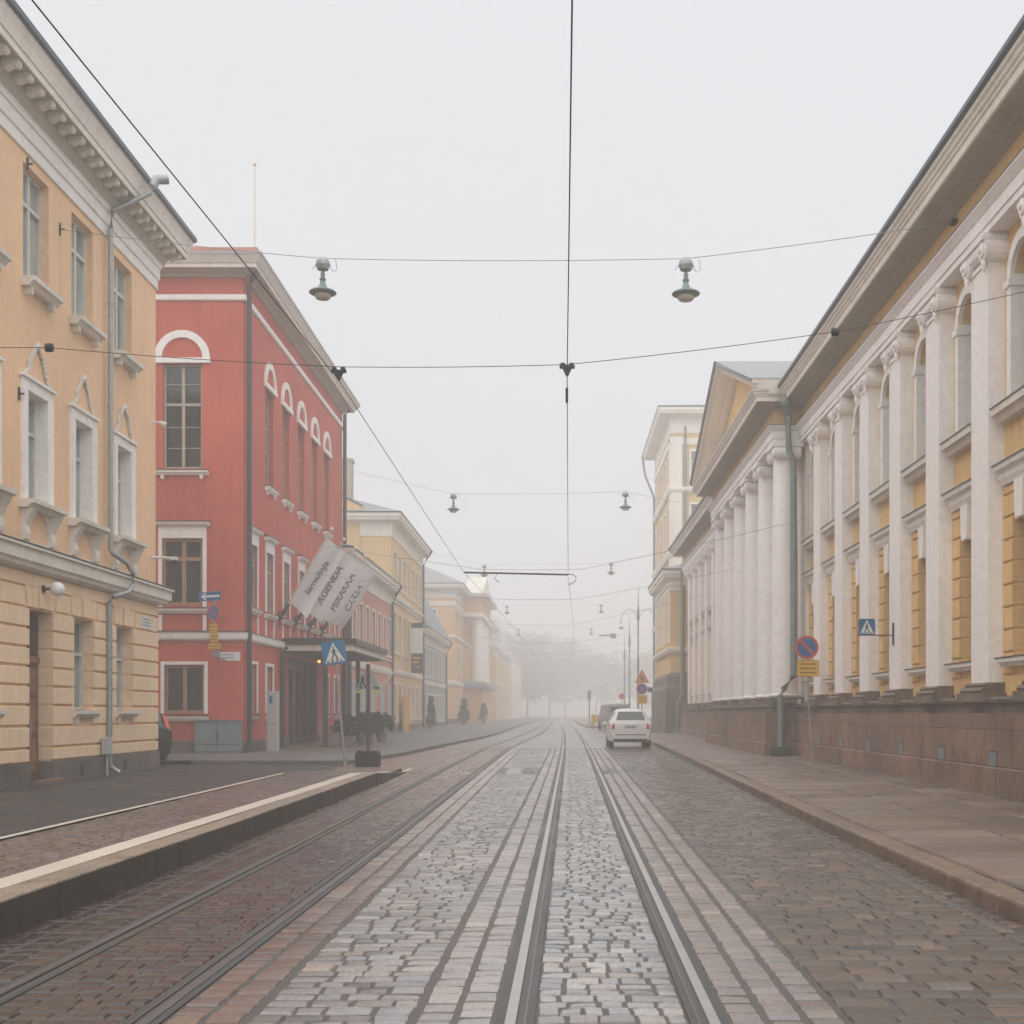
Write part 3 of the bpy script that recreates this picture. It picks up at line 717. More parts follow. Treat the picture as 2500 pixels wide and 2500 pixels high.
# drainpipe with funnel, string-course bend, shoe
yp = 29.72
q = MB(); q.tube([f(yp,.75,.13), f(yp,4.28,.13), f(yp+.02,4.42,.20), f(yp+.35,4.55,.46), f(yp+.55,4.75,.50), f(yp+.55,5.05,.50), f(yp+.35,5.28,.42), f(yp+.05,5.45,.2), f(yp,5.55,.15), f(yp,13.3,.15), f(yp,13.75,.2), f(yp+.4,14.35,.98)], .062, 10)
q.tube([f(yp+.45,14.52,1.02), f(yp+.5,14.72,1.1), f(yp+.62,14.78,1.34)], .12, 12)
q.tube([f(yp,.78,.13), f(yp,.40,.13), f(yp+.04,.27,.17), f(yp+.08,.16,.34)], .062, 10)
for v_ in (1.2, 3.2, 6.5, 9, 11.5): q.tube([f(yp,v_-.03,.13 if v_ < 5 else .15), f(yp,v_+.03,.13 if v_ < 5 else .15)], .075, 10)
link('downpipe', q, M['zinc'], ob, smooth=True)
q = MB(); q.box(f, yp-.45, yp-.12, .62, 1.02, .092, .24); q.tube([f(yp-.28,.62,.17), f(yp-.27,.05,.17)], .03)
link('service_box', q, M['pillar'], ob, bevel=.01)
# wall anchors
for yy, zz in ((27.05,12.25),(25.4,12.95),(25.0,8.1)):
    q = MB(); q.box(f, yy-.03, yy+.03, zz-.13, zz+.13, .001, .03); q.tube([f(yy,zz,.03), f(yy,zz,.12)], .02, 6); link('wall_anchor', q, M['iron'], ob)

# ================================================================== RED BUILDING
rb = thing('red_building', 'tall red stucco building with white eaves, white-arched upper windows and dark entrance canopy', 'building', (-11,50,0))
RX, RY, RE = -11.0, 42.86, 62.3
rpath = [(-26,RY),(RX,RY),(RX,RE),(-26,RE)]
fs, fn = FL(RX), FN(RY)
UPC = [46.7,49.5,52.4,55.25,58.1]; MDC = [44.15,46.65,49.5,52.4,55.25,58.1,60.75]
hs = []
for c in UPC: hs.append((c-.62,c+.62,10.2,13.8))
for c in MDC: hs.append((c-.58,c+.58,5.45,7.62))
GRC = [44.15,46.65,58.1,60.6]
for c in GRC: hs.append((c-.52,c+.52,1.62,3.35))
hs.append((50.0,55.8,.12,3.85))
mb = MB(); mb.wall(fs, RY, RE, .05, 16.9, hs, d=.28)
xc = -13.14
hn = [(xc-.68,xc+.68,10.14,13.79),(xc-.70,xc+.72,5.37,7.68),(xc-.63,xc+.77,1.60,3.28)]
hn2 = [(a-4.6,b-4.6,c_,d_) for a,b,c_,d_ in hn]
mb.wall(fn, -26, RX, .05, 16.9, hn+hn2, d=.28)
mb.quad((-26,RY,0),(-26,RE,0),(-26,RE,16.9),(-26,RY,16.9)); mb.quad((-26,RE,0),(RX,RE,0),(RX,RE,16.9),(-26,RE,16.9))
link('wall', mb, M['red'], rb)
mb = MB(); mb.sweep([(-26,RY),(RX,RY),(RX,49.9)], [(-.05,0),(-.05,.06),(.60,.06),(.64,.03),(.64,0)]); mb.sweep([(RX,55.9),(RX,RE)], [(-.05,0),(-.05,.06),(.60,.06),(.64,.03),(.64,0)])
link('plinth', mb, M['grangrey'], rb)
mb = MB(); mb.sweep(rpath, [(15.98,0),(15.98,.06),(16.02,.09),(16.18,.09),(16.18,0)])
mb.sweep(rpath, [(4.12,0),(4.16,.10),(4.22,.13),(4.38,.14),(4.42,.16),(4.42,0)])
link('band', mb, M['white'], rb)
mb = MB(); mb.sweep(rpath, [(4.422,0),(4.422,.17),(4.44,.17),(4.48,0)]); link('flashing', mb, M['flash'], rb)
mb = MB(); mb.sweep(rpath, [(16.80,0),(16.80,.10),(16.86,.14),(16.97,.50),(16.99,.50),(16.99,0)])
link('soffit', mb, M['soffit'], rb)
mb = MB(); mb.sweep(rpath, [(16.96,.502),(16.96,.56),(17.08,.57),(17.10,.62),(17.22,.70),(17.30,.76),(17.33,.78),(17.33,0),(17.1,0),(17.1,.502)])
link('cornice', mb, M['offwhite'], rb)
mb = MB(); mb.sweep(rpath, [(17.332,.60),(17.332,.80),(17.42,.80),(17.45,.60)]); link('gutter', mb, M['roofgrey'], rb)
mb = MB(); e = .78; zt = 17.40
A_,B_,C_,D_ = (-26.8,RY-e,zt),(RX+e,RY-e,zt),(RX+e,RE+e,zt),(-26.8,RE+e,zt)
E_,G_ = (-18.0,RY-e+7.2,zt+3.2),(-18.0,RE+e-7.2,zt+3.2)
mb.add([A_,B_,C_,D_,E_,G_], [(0,1,4),(1,2,5,4),(2,3,5),(3,0,4,5)])
for k in range(11):
    x_ = -25+k*1.3; mb.box(WORLD, x_-.015, x_+.015, zt+.02, zt+.14, -(RY-e+.3), -(RY-e+.02))
rr = link('roof', mb, M['roofred'], rb)
q = MB(); q.sweep(rpath, [(17.40,.45),(17.40,.62),(17.62,.62),(17.62,.45)]); link('roof_edge', q, M['roofred'], rb)
q = MB(); q.tube([(-11.4,46,17.3),(-11.4,46,22.1)], .035, 8, r1=.02); q.ball((-11.4,46,22.15), .07, 8); link('flagpole', q, M['polewhite'], rb, smooth=True)
def red_arch(f_, c, hw, parentwin):
    q = MB(); q.arc(f_, c, 13.98, hw+.03, hw+.29, .0, .07, n=24); q.box(f_, c-hw-.31, c+hw+.31, 13.80, 13.98, 0, .10)
    link('arch_moulding', q, M['white'], parentwin)
def red_mid(f_, c, hw, v0, v1, win, small=False):
    t_ = .13 if not small else .10
    q = MB()
    for s_ in (-1,1): q.box(f_, c+s_*(hw+t_/2)-t_/2, c+s_*(hw+t_/2)+t_/2, v0-.08, v1+.02, 0, .05)
    q.box(f_, c-hw-t_, c+hw+t_, v1+.02, v1+.42, 0, .052)
    q.extr(f_, [(v1+.43,0),(v1+.43,.08),(v1+.50,.18),(v1+.58,.20),(v1+.58,0)], c-hw-t_-.12, c+hw+t_+.12)
    for s_ in (-1,1): q.taper(f_, c+s_*(hw+t_/2), t_/2-.01, t_/2, 4.48, v0-.34, 0, .05)
    link('surround', q, M['white'], win)
    q = MB(); q.extr(f_, [(v1+.582,0),(v1+.582,.22),(v1+.60,.22),(v1+.65,0)], c-hw-t_-.13, c+hw+t_+.13); link('flashing', q, M['flash'], win)
    sill(win, f_, c-hw-.25, c+hw+.25, v0-.30, v0-.12, .16)
for c, hw, k in ((xc,.68,0),(xc-4.6,.68,1)):
    wn = window(rb, fn, c-hw, c+hw, 10.14, 13.79, .20, 'woodgrey', 'glass_dark', (.5,), (.615,), (.2,.4,.81), fw=.075)
    red_arch(fn, c, hw, wn); sill(wn, fn, c-hw-.24, c+hw+.24, 9.90, 10.06, .16, 'white', 2)
    c2 = c+.01
    wn = window(rb, fn, c2-.71, c2+.71, 5.37, 7.68, .14, 'wood', 'glass_dark', (.52,), (.70,), fw=.10)
    red_mid(fn, c2, .71, 5.37, 7.68, wn)
    c3 = c+.07
    wn = window(rb, fn, c3-.70, c3+.70, 1.60, 3.28, .14, 'wood', 'glass_dark', (.5,), (), fw=.10)
    q = MB()
    for s_ in (-1,1): q.box(fn, c3+s_*.76-.06, c3+s_*.76+.06, 1.58, 3.29, 0, .04)
    q.box(fn, c3-.82, c3+.82, 3.29, 3.40, 0, .042); link('surround', q, M['white'], wn)
    sill(wn, fn, c3-.86, c3+.86, 1.32, 1.50, .14)
for c in UPC:
    wn = window(rb, fs, c-.62, c+.62, 10.2, 13.8, .26, 'woodgrey', 'glass_mid', (.5,), (.62,), (.2,.4,.8), fw=.06)
    red_arch(fs, c, .62, wn); sill(wn, fs, c-.78, c+.78, 9.93, 10.1, .18, 'white', 2)
for c in MDC:
    wn = window(rb, fs, c-.58, c+.58, 5.45, 7.62, .14, 'woodgrey', 'glass_mid', (.5,), (.68,), fw=.07)
    red_mid(fs, c, .58, 5.45, 7.62, wn, True)
for c in GRC:
    wn = window(rb, fs, c-.52, c+.52, 1.62, 3.35, .16, 'woodgrey', 'glass_mid', (.5,), (), fw=.07)
    q = MB()
    for s_ in (-1,1): q.box(fs, c+s_*.58-.06, c+s_*.58+.06, 1.6, 3.36, 0, .04)
    q.box(fs, c-.64, c+.64, 3.36, 3.47, 0, .042); link('surround', q, M['white'], wn); sill(wn, fs, c-.62, c+.62, 1.36, 1.5, .12)
downpipe(rb, [fs(RY+.16,.35,.16), fs(RY+.16,16.55,.16), fs(RY+.1,16.75,.25), fs(RY-.2,16.9,.52)], .085, 'pipedark')
downpipe(rb, [fs(48.35,.3,.14), fs(48.35,4.0,.14), fs(48.35,4.2,.3)], .10, 'pipedark')
downpipe(rb, [fs(RE-.15,.25,.16), fs(RE-.15,16.7,.16), fs(RE-.1,16.9,.4)], .095, 'pipedark')
# entrance
q = MB(); q.wall(fs, 50.0, 55.8, .12, 3.85, [(50.5,51.6,.2,3.5),(52.1,53.5,.2,3.5),(54.1,55.3,.2,3.5)], d=.2, w=-.6)
for a_ in (50.0,55.8): q.quad(fs(a_,.12,-.6),fs(a_,3.85,-.6),fs(a_,3.85,0),fs(a_,.12,0))
q.quad(fs(50,3.85,-.6),fs(55.8,3.85,-.6),fs(55.8,3.85,0),fs(50,3.85,0))
en = link('entrance', q, plain('dark_entrance_panelling', (0.055,0.035,0.025), .4, 0, .3), rb)
for a_, b_ in ((50.5,51.6),(52.1,53.5),(54.1,55.3)):
    q = MB(); q.quad(fs(a_,.2,-.75),fs(b_,.2,-.75),fs(b_,3.5,-.75),fs(a_,3.5,-.75)); link('glass_door', q, M['glass_dark'], en)
q = MB(); q.box(fs, 49.0, 56.8, -.02, .14, 0, 2.6); q.box(fs, 49.4, 56.4, .14, .28, 0, 1.9); link('steps', q, M['granred'], rb)
q = MB()
q.box(fs, 48.75, 57.7, 4.08, 4.32, .0, 2.85, 1); q.box(fs, 48.65, 57.8, 4.322, 4.56, .0, 2.95, 0); q.box(fs, 48.9, 57.55, 4.02, 4.078, .0, 2.7, 2)
q.box(fs, 49.3, 57.2, 4.56, 4.62, .0, 2.6, 0)
cn = link('canopy', q, [M['iron'], M['offwhite'], plain('brown_canopy_ceiling', (.10,.07,.05), .7)], rb)
for yy in (49.2, 53.4, 57.2):
    q = MB(); q.box(fs, yy-.09, yy+.09, .0, 4.02, 1.55, 1.73); q.box(fs, yy-.14, yy+.14, .0, .3, 1.5, 1.78); link('post', q, M['iron'], cn)
q = MB(); q.ball(fs(51.2,3.75,1.0), .07, 8)
lm = bpy.data.materials.new('warm_lamp'); lm.use_nodes = True; b_ = lm.node_tree.nodes["Principled BSDF"]; b_.inputs["Emission Color"].default_value = (1,.5,.15,1); b_.inputs["Emission Strength"].default_value = 1.2; b_.inputs["Base Color"].default_value = (1,.6,.3,1)
link('canopy_lamp', q, lm, rb)

# five slanting flagpoles with balls, grey flags
FP = [48.2, 51.0, 53.8, 56.6]
words = ['lamalinja', 'AGENDA', 'PIIRAKKA', 'CAREA']
for i, yy in enumerate(FP):
    q = MB(); b0 = Vector(fs(yy,5.25,.02)); tip = Vector(fs(yy,8.72,2.02)); d = (tip-b0).normalized()
    q.tube([b0+d*.35, tip], .038, 8, r1=.026); q.ball(tip+d*.1, .085, 10)
    po = link('flagpole', q, M['polewhite'], rb, smooth=True)
    q = MB(); q.tube([b0, b0+d*.75], .065, 8); q.box(fs, yy-.05, yy+.05, 4.95, 5.6, 0, .05); q.tube([fs(yy,5.5,.03), b0+d*.6], .02, 6)
    link('bracket', q, M['iron'], po)
    # flag: hoist along the pole, flying towards the far end of the street
    fl = Vector((.50,.80,-.30)).normalized(); ho = -d; top = tip-d*.28+Vector((0,.05,0)); nrm = ho.cross(fl).normalized(); Hh, Ww = 2.95, 1.06
    def P_(a, b, off=0.0):   # a along fly 0..1, b down the hoist 0..1
        wv = .10*math.sin(a*5.5+i*1.3+b*1.5)*a+.04*math.sin(b*7+i)*a
        sag = Vector((0,0,-.22))*a*a
        return top+fl*(Ww*a*(1-.10*b))+ho*(Hh*b)+sag+nrm*(wv+off)
    q = MB(); NA, NB = 12, 22
    for side in (0,1):
        b_i = len(q.v); q.v += [tuple(P_(a/NA, b/NB, .004*side)) for b in range(NB+1) for a in range(NA+1)]
        for b in range(NB):
            for a in range(NA): k = b_i+b*(NA+1)+a; q.f.append((k,k+1,k+NA+2,k+NA+1)); q.m.append(0)
    ordn = ['first, nearest', 'second', 'third', 'fourth, farthest'][i]
    fo = thing('flag', f'grey banner flag on a slanting pole of the red building, {ordn} of four', 'flag', tuple(top), 'banner flags on the red building')
    link('cloth', q, M['cloth'], fo, smooth='all')
    for off in (-.006, .010):
        tm = text_mb(words[i], .44, lambda x, y_, k: P_(min(max(.55-y_/Ww,0),1), min(max(.50-x/Hh,0),1), off), bold=.012)
        link('lettering', tm, M['inkblue'], fo)

# ================================================================== THE ROW BEYOND, LEFT AND FAR
def block(name, label, x0, x1, y0, y1, H, wallm, side, cols, rows, bands=(), corn=(.55,.45), trim='offwhite', roofm='roofgrey', roof=(2.2,5), base=None, near=None, pipes=(), fm='woodwhite', gm='glass_mid', ww=.55, casing=True, pil=None):
    """x0 = street plane, x1 = back plane; side -1 left of the street, +1 right. rows: (v0, v1) window heights; cols: window centres on the street face"""
    t = thing(name, label, 'building', (x0,(y0+y1)/2,0))
    f_ = FL(x0) if side < 0 else FR(x0); fn_ = FN(y0); lo, hi = min(x0,x1), max(x0,x1)
    path = [(x1,y0),(x0,y0),(x0,y1),(x1,y1)] if side < 0 else [(x1,y1),(x0,y1),(x0,y0),(x1,y0)]
    hs = [(c-ww,c+ww,a,b) for c in cols for a,b in rows]
    nh = [(c-ww,c+ww,a,b) for c in (near or []) for a,b in rows]
    q = MB(); q.wall(f_, y0, y1, 0, H-.4, hs, d=.22); q.wall(fn_, lo, hi, 0, H-.4, nh, d=.22)
    q.quad((x1,y0,0),(x1,y1,0),(x1,y1,H-.4),(x1,y0,H-.4)); q.quad((x0,y1,0),(x1,y1,0),(x1,y1,H-.4),(x0,y1,H-.4))
    link('wall', q, M[wallm], t)
    o_, h_ = corn
    q = MB(); q.sweep(path, [(H-.9-h_,0),(H-.9-h_,.05),(H-.75,.07),(H-.62,.12),(H-.50,o_-.12),(H-.34,o_-.08),(H-.30,o_-.02),(H-.06,o_),(H-.06,0)])
    link('cornice', q, M[trim], t)
    q = MB(); q.sweep(path, [(H-.058,o_-.2),(H-.058,o_+.03),(H+.02,o_+.06),(H+.05,o_-.2)]); link('gutter', q, M['gutter'], t)
    if bands:
        q = MB()
        for z_, hb, ob_ in bands: q.sweep(path, [(z_,0),(z_,ob_*.6),(z_+hb*.5,ob_),(z_+hb,ob_),(z_+hb+.04,0)])
        link('band', q, M[trim], t)
    if base: q = MB(); q.sweep(path, [(-.1,0),(-.1,.06),(base[0]-.04,.06),(base[0],0)]); link('plinth', q, M[base[1]], t)
    rh, ri = roof; e = o_; s_ = 1 if side < 0 else -1
    a = Vector((x0+s_*e,y0-e,H+.03)); b = Vector((x0+s_*e,y1+e,H+.03)); c = Vector((x1,y1+e,H+.03)); d = Vector((x1,y0-e,H+.03))
    r0 = Vector((x0-s_*ri,y0+min(ri,(y1-y0)/2-.1),H+rh)); r1 = Vector((x0-s_*ri,y1-min(ri,(y1-y0)/2-.1),H+rh))
    q = MB(); q.add([a,b,c,d,r0,r1,Vector((x1,r0.y,H+rh)),Vector((x1,r1.y,H+rh))], [(0,1,5,4),(3,0,4,6),(1,2,7,5),(4,5,7,6)])
    link('roof', q, M[roofm], t)
    def win(ff, c, a, b):
        wn = window(t, ff, c-ww, c+ww, a, b, .16, fm, gm, (.5,), (.68,) if b-a > 1.5 else (), fw=.06)
        if casing:
            q = MB()
            for s2 in (-1,1): q.box(ff, c+s2*(ww+.06)-.07, c+s2*(ww+.06)+.07, a-.04, b+.02, 0, .045)
            q.box(ff, c-ww-.13, c+ww+.13, b+.02, b+.16, 0, .05); q.box(ff, c-ww-.16, c+ww+.16, a-.14, a-.03, 0, .12)
            link('surround', q, M[trim], wn)
    for c in cols:
        for a_, b_ in rows: win(f_, c, a_, b_)
    for c in (near or []):
        for a_, b_ in rows: win(fn_, c, a_, b_)
    if pil:
        q = MB()
        for u in pil[0]: q.box(f_, u-.22, u+.22, pil[1], pil[2], 0, .10)
        link('pilaster_strips', q, M[trim], t)
    for yy in pipes:
        downpipe(t, [f_(yy,.2,.14), f_(yy,H-1.3,.14), f_(yy,H-.7,o_*.6), f_(yy+.1,H-.1,o_+.12)], .085, 'pipedark')
    return t
cols = [63.6+2.28*k for k in range(8)]
pk = block('pink_building', 'low pink house with deep white cornice and closely set white-framed windows beside the red building', -11.0, -25, 62.35, 80.5, 10.0, 'pink', -1, cols, [(5.3,7.6)],
    bands=((4.05,.4,.10),(4.9,.12,.12)), base=(.9,'grangrey'), pipes=(80.2,), ww=.55, corn=(.6,.5))
f_ = FL(-11.0)
for c in (65.0,68.6,72.2,75.8,79.0):
    wn = window(pk, f_, c-.75, c+.75, 1.5, 3.3, -.02, 'woodwhite', 'glass_dark', (.33,.66), (), fw=.08)
    q = MB(); q.box(f_, c-1.0, c+1.0, 1.12, 1.42, .05, .38); link('planter_box', q, M['leafdark'], wn)
q = MB()
for yy in (62.75,63.0): q.tube([f_(yy,.2,.2), f_(yy,6.6,.2)], .16, 8)
link('downpipe', q, M['pipedark'], pk)
q = MB(); q.tube([f_(73.5,2.6,.05), f_(73.5,5.2,1.9)], .06, 8); link('flagpole', q, M['polewhite'], pk)

yb_ = block('ochre_building', 'tall pale ochre house with blank fire wall and chimney rising above the pink house', -11.0, -27, 80.5, 98.7, 14.7, 'ochre', -1, [82.2+2.5*k for k in range(7)], [(10.1,12.3),(5.7,8.3),(1.2,3.5)],
    bands=((4.2,.35,.12),(9.2,.3,.16),(8.95,.12,.1)), base=(.8,'grangrey'), pipes=(98.4,), ww=.58, corn=(.7,.6))
q = MB(); q.box(FN(80.52), -27, -13.05, 9.5, 14.7, .0, .12)
q.poly(FN(80.52), [(-27,14.7),(-12.9,14.7),(-12.9,15.1),(-14.6,15.95),(-20,18.6),(-27,18.6)], 0, .25)
link('fire_wall', q, M['ochre'], yb_)
q = MB(); q.poly(FN(80.52), [(-27,18.6),(-20,18.6),(-12.85,15.11),(-12.85,15.22),(-20,18.75),(-27,18.75)], -.02, .30); link('coping', q, M['gutter'], yb_)
q = MB(); q.box(FN(81.0), -14.35, -13.6, 15.2, 18.1, -.3, .55); q.box(FN(81.0), -14.42, -13.53, 18.1, 18.3, -.36, .61); link('chimney', q, M['soffit'], yb_)
q = MB(); q.box(f_, 84.0, 86.8, .35, 2.75, .30, .42); link('hoarding', q, M['orangedoor'], yb_)
q = MB(); q.box(f_, 88.6, 88.9, 5.9, 7.75, .35, 1.15); vs_ = link('hanging_sign', q, M['signwhite'], yb_)
q = MB(); q.box(f_, 88.58, 88.92, 7.75, 8.1, .33, 1.17); q.box(f_, 88.58, 88.92, 4.5, 5.9, .33, 1.17); link('dark_panel', q, M['iron'], vs_)
q = MB(); q.box(FN(88.57), -10.55, -10.0, 5.5, 5.62, 0, .01); q.box(FN(88.57), -10.55, -10.1, 5.2, 5.32, 0, .01); q.box(FN(88.57), -10.5, -10.0, 4.9, 4.96, 0, .01); link('lettering', q, M['signyellow'], vs_)
gb = block('grey_building', 'small blue-grey house with steep slate mansard roof between two ochre houses', -11.0, -24, 98.75, 119, 8.5, 'bluegrey', -1, [100.6+2.6*k for k in range(7)], [(4.7,6.9),(1.0,3.1)],
    bands=((3.9,.35,.12),), base=(.7,'grangrey'), roofm='roofblue', roof=(3.9,1.6), pipes=(118.6,), ww=.6, corn=(.55,.3))
ab = block('apricot_building', 'large apricot house across the side street in fog, with cornice and projecting white columned porch', -11.3, -40, 133, 205, 15.6, 'apricot', -1, [136+3.6*k for k in range(3)]+[168+4*k for k in range(8)], [(10.6,12.8),(5.8,8.9),(1.2,3.8)],
    bands=((4.6,.5,.2),(9.7,.35,.2),(13.2,.5,.1)), base=(1.0,'grangrey'), near=[-14,-18,-22,-26], roof=(4.5,8), ww=.7, corn=(1.0,.6))
q = MB()
ff = FL(-11.3)
q.box(ff, 145, 163, 0, 4.6, 0, 2.3); q.box(ff, 145, 163, 13.4, 15.4, 0, 2.2)
po = link('porch', q, M['apricot'], ab)
q = MB()
for k in range(5): q.lathe(ff(146.3+k*3.8, 4.6, 1.5), [(.75,0),(.75,.2),(.62,.3),(.60,3),(.5,8.2),(.7,8.4),(.75,8.8)], 14)
q.box(ff, 144.8, 163.2, 13.0, 13.45, 0, 2.35); q.sweep([(-11.3,145),(-9.1,145),(-9.1,163),(-11.3,163)], [(15.3,0),(15.3,.7),(15.7,.9),(15.7,0)])
link('columns', q, M['white'], ab, smooth=True)
q = MB(); q.extr(Fc((0,154,0),(1,0,0),(0,-1,0)), [(15.7,-10),(15.7,10),(18.6,0)], -11.3, -9.0); link('pediment', q, M['offwhite'], ab)
q = MB(); q.sweep([(-11.3,144.8),(-8.8,144.8),(-8.8,163)], [(4.6,0),(4.6,.5),(5.1,.4),(5.3,0)]); link('porch_roof', q, M['roofblue'], ab)
for nm_, lb_, x0, x1, y0, y1, H, mt in (('yellow_house','long pale yellow house almost lost in fog beyond the columned porch',-10.6,-30,206,262,12.5,'ochre'),('pale_house','faint pale house at the far left end of the street',-10.2,-30,264,330,14,'cream')):
    block(nm_, lb_, x0, x1, y0, y1, H, mt, -1, [y0+3+4.4*k for k in range(int((y1-y0-3)/4.4))], [(7.4,9.6),(3.0,5.4)], bands=((6.3,.3,.15),), ww=.7, casing=False, roof=(4,7))
# right side far
cb = block('corner_building', 'yellow corner house with rusticated brown stone ground floor, narrow and close to the street', 7.0, 13.5, 77.2, 88.4, 10.6, 'yellow', 1, [79.0+2.5*k for k in range(4)], [(6.3,9.0)],
    bands=((5.35,.35,.25),(9.55,.15,.15)), ww=.42, corn=(.55,.4), trim='cream', roof=(1.2,3), pil=([77.8+2.5*k for k in range(5)],6.0,9.4), pipes=())
q = MB(); q.sweep([(13.5,88.4),(7.0,88.4),(7.0,77.2),(13.5,77.2)], [(-.1,0),(-.1,.34),(3.1,.34),(3.35,.22),(3.9,.2),(4.1,.08),(4.15,0)]); link('stone_base', q, M['grandark'], cb)
q = MB(); q.tube([(7.75,77.0,.2),(7.75,77.0,9.6)], .11, 8); link('downpipe', q, M['pipedark'], cb)
tb = block('tall_building', 'tall pale yellow building with deep overhanging eaves behind the corner house', 8.5, 30, 93, 108.5, 24.6, 'ochre', 1, [95.4+3.0*k for k in range(5)], [(19.2,21.4),(14.6,17.4),(9.6,12.6),(4.9,7.6),(1.0,3.6)],
    bands=((18.3,.4,.25),(13.4,.5,.3),(8.6,.4,.3),(4.0,.4,.2),(21.9,.5,.12)), near=[10.6,13.6,16.6,19.6], corn=(1.05,.9), roof=(2.4,8), ww=.62, trim='cream')
q = MB(); q.box(FN(92.99), 8.5, 9.3, 4.5, 22.5, 0, .12); q.box(FR(8.5), 93.0, 93.9, 4.5, 22.5, 0, .12); link('corner_pilaster', q, M['cream'], tb)
downpipe(tb, [(9.55,92.86,.3),(9.55,92.86,22.2),(9.5,92.5,23.2)], .10, 'pipegrn'); downpipe(tb, [(8.36,108.3,.3),(8.36,108.3,20.6),(7.6,108.6,22.6),(7.35,108.6,24.3)], .10, 'pipegrn')

# ================================================================== YELLOW COLONNADED BUILDING (right)
yl = thing('colonnaded_building', 'long yellow neoclassical building with white pilasters, columned portico and brown granite base along the right', 'building', (7.6,30,0))
XP, XW, XA = 7.6, 7.9, 6.75          # pilaster faces, wall, portico face
PY0, PY1, YB0, YB1 = 38.6, 54.1, 9.0, 74.8
fw, fp = FR(XW), FR(XP)
PILN = [18.95-2.81*k for k in (3,2,1)]+[18.95+2.81*k for k in range(7)]
PILF = [54.9+2.81*k for k in range(7)]
bays = [n+1.855 for n in PILN if n < 36]+[n+1.855 for n in PILF[:-1]]
holes = []
for c in bays: holes += [(c-.52,c+.52,6.98,9.62),(c-.50,c+.50,2.58,4.95)]
mb = MB(); mb.wall(fw, YB0, YB1, 0, 11.2, holes, d=.42)
for c in bays: mb.spandrel(fw, c, 9.10, .52, 0, .42)
mb.quad((XW,YB0,0),(22,YB0,0),(22,YB0,11.3),(XW,YB0,11.3)); mb.quad((XW,YB1,0),(22,YB1,0),(22,YB1,11.3),(XW,YB1,11.3)); mb.quad((22,YB0,0),(22,YB1,0),(22,YB1,11.3),(22,YB0,11.3))
link('wall', mb, M['yellow'], yl)
# granite base
bp_ = [(8.1,YB1),(7.4,YB1),(7.4,PY1+.2),(6.5,PY1+.2),(6.5,PY0),(7.4,PY0),(7.4,YB0)]
mb = MB(); mb.sweep(bp_, [(-.1,-.4),(-.1,.03),(.66,.03),(.68,0),(1.60,0),(1.60,-.6),(1.2,-.6)]); gp = link('granite_base', mb, M['granred'], yl)
mb = MB(); mb.sweep([(x+(.22 if x < 8 else 0),y) for x,y in bp_], [(1.602,-.3),(1.602,.0),(1.78,.0),(1.78,.07),(1.84,.09),(1.88,.05),(1.90,-.3)]); link('base_moulding', mb, M['grandark'], yl)
for yy in [20.95+2.81*k for k in range(-2,6)]+[56.7+2.81*k for k in range(6)]:
    q = MB(); q.box(FR(7.4), yy-.18, yy+.18, .70, .97, -.05, .004); ve = link('cellar_vent', q, M['flash'], gp)
    q = MB(); q.box(FR(7.4), yy-.16, yy+.17, .705, .93, .0045, .012); link('grille', q, M['cabinet'], ve)
mb = MB(); mb.box(FR(6.5), 47.5, 48.9, .3, 1.55, .0, .03); link('niche', mb, M['grandark'], gp)
# ground floor courses between pilasters
Mrust = stucco('rusticated_yellow_stucco', (0.84,0.56,0.25), streak=.3)
for wing in (0,1):
    mb = MB()
    for c in [b_ for b_ in bays if (b_ > 45) == bool(wing)]:
        a0, a1 = c-.955, c+.955; z_ = 1.88; k = 0
        while z_ < 5.5:
            zt_ = z_+.395
            if zt_ > 2.58 and z_ < 4.94:
                mb.box(fw, a0, c-.488, z_+.02, zt_-.02, -.4, .05); mb.box(fw, c+.488, a1, z_+.02, zt_-.02, -.4, .05)
            elif z_ < 2.5 and zt_ > 2.38: mb.box(fw, a0, a1, z_+.02, 2.40, -.05, .05)
            elif zt_ > 5.55: mb.box(fw, a0, a1, z_+.02, 5.58, -.05, .05)
            else: mb.box(fw, a0, a1, z_+.02, zt_-.02, -.05, .05)
            z_ = zt_
    link('rusticated_courses', mb, Mrust, yl, bevel=.012)
# pilasters: granite foot, shaft, ionic capital
def capital(mb, f_, c, hw, w_, v=9.62):
    mb.box(f_, c-hw, c+hw, v-.04, v+.03, 0, w_+.03)
    mb.extr(f_, [(v+.10,0),(v+.10,w_+.04),(v+.17,w_+.11),(v+.27,w_+.13),(v+.33,w_+.10),(v+.33,0)], c-hw*.8, c+hw*.8)
    for s_ in (-1,1):
        u = c+s_*(hw+.01)
        mb.disc(f_, u, v+.17, .20, 0, w_+.10, 14); mb.disc(f_, u, v+.17, .13, w_+.10, w_+.14, 12); mb.disc(f_, u, v+.17, .055, w_+.14, w_+.19, 8)
        mb.lathe(f_(u, v-.12, w_+.08), [(.01,-.10),(.035,-.04),(.055,.05),(.03,.12)], 8)
    mb.box(f_, c-hw-.14, c+hw+.14, v+.33, v+.40, 0, w_+.16); mb.box(f_, c-hw-.11, c+hw+.11, v+.40, v+.46, 0, w_+.12)
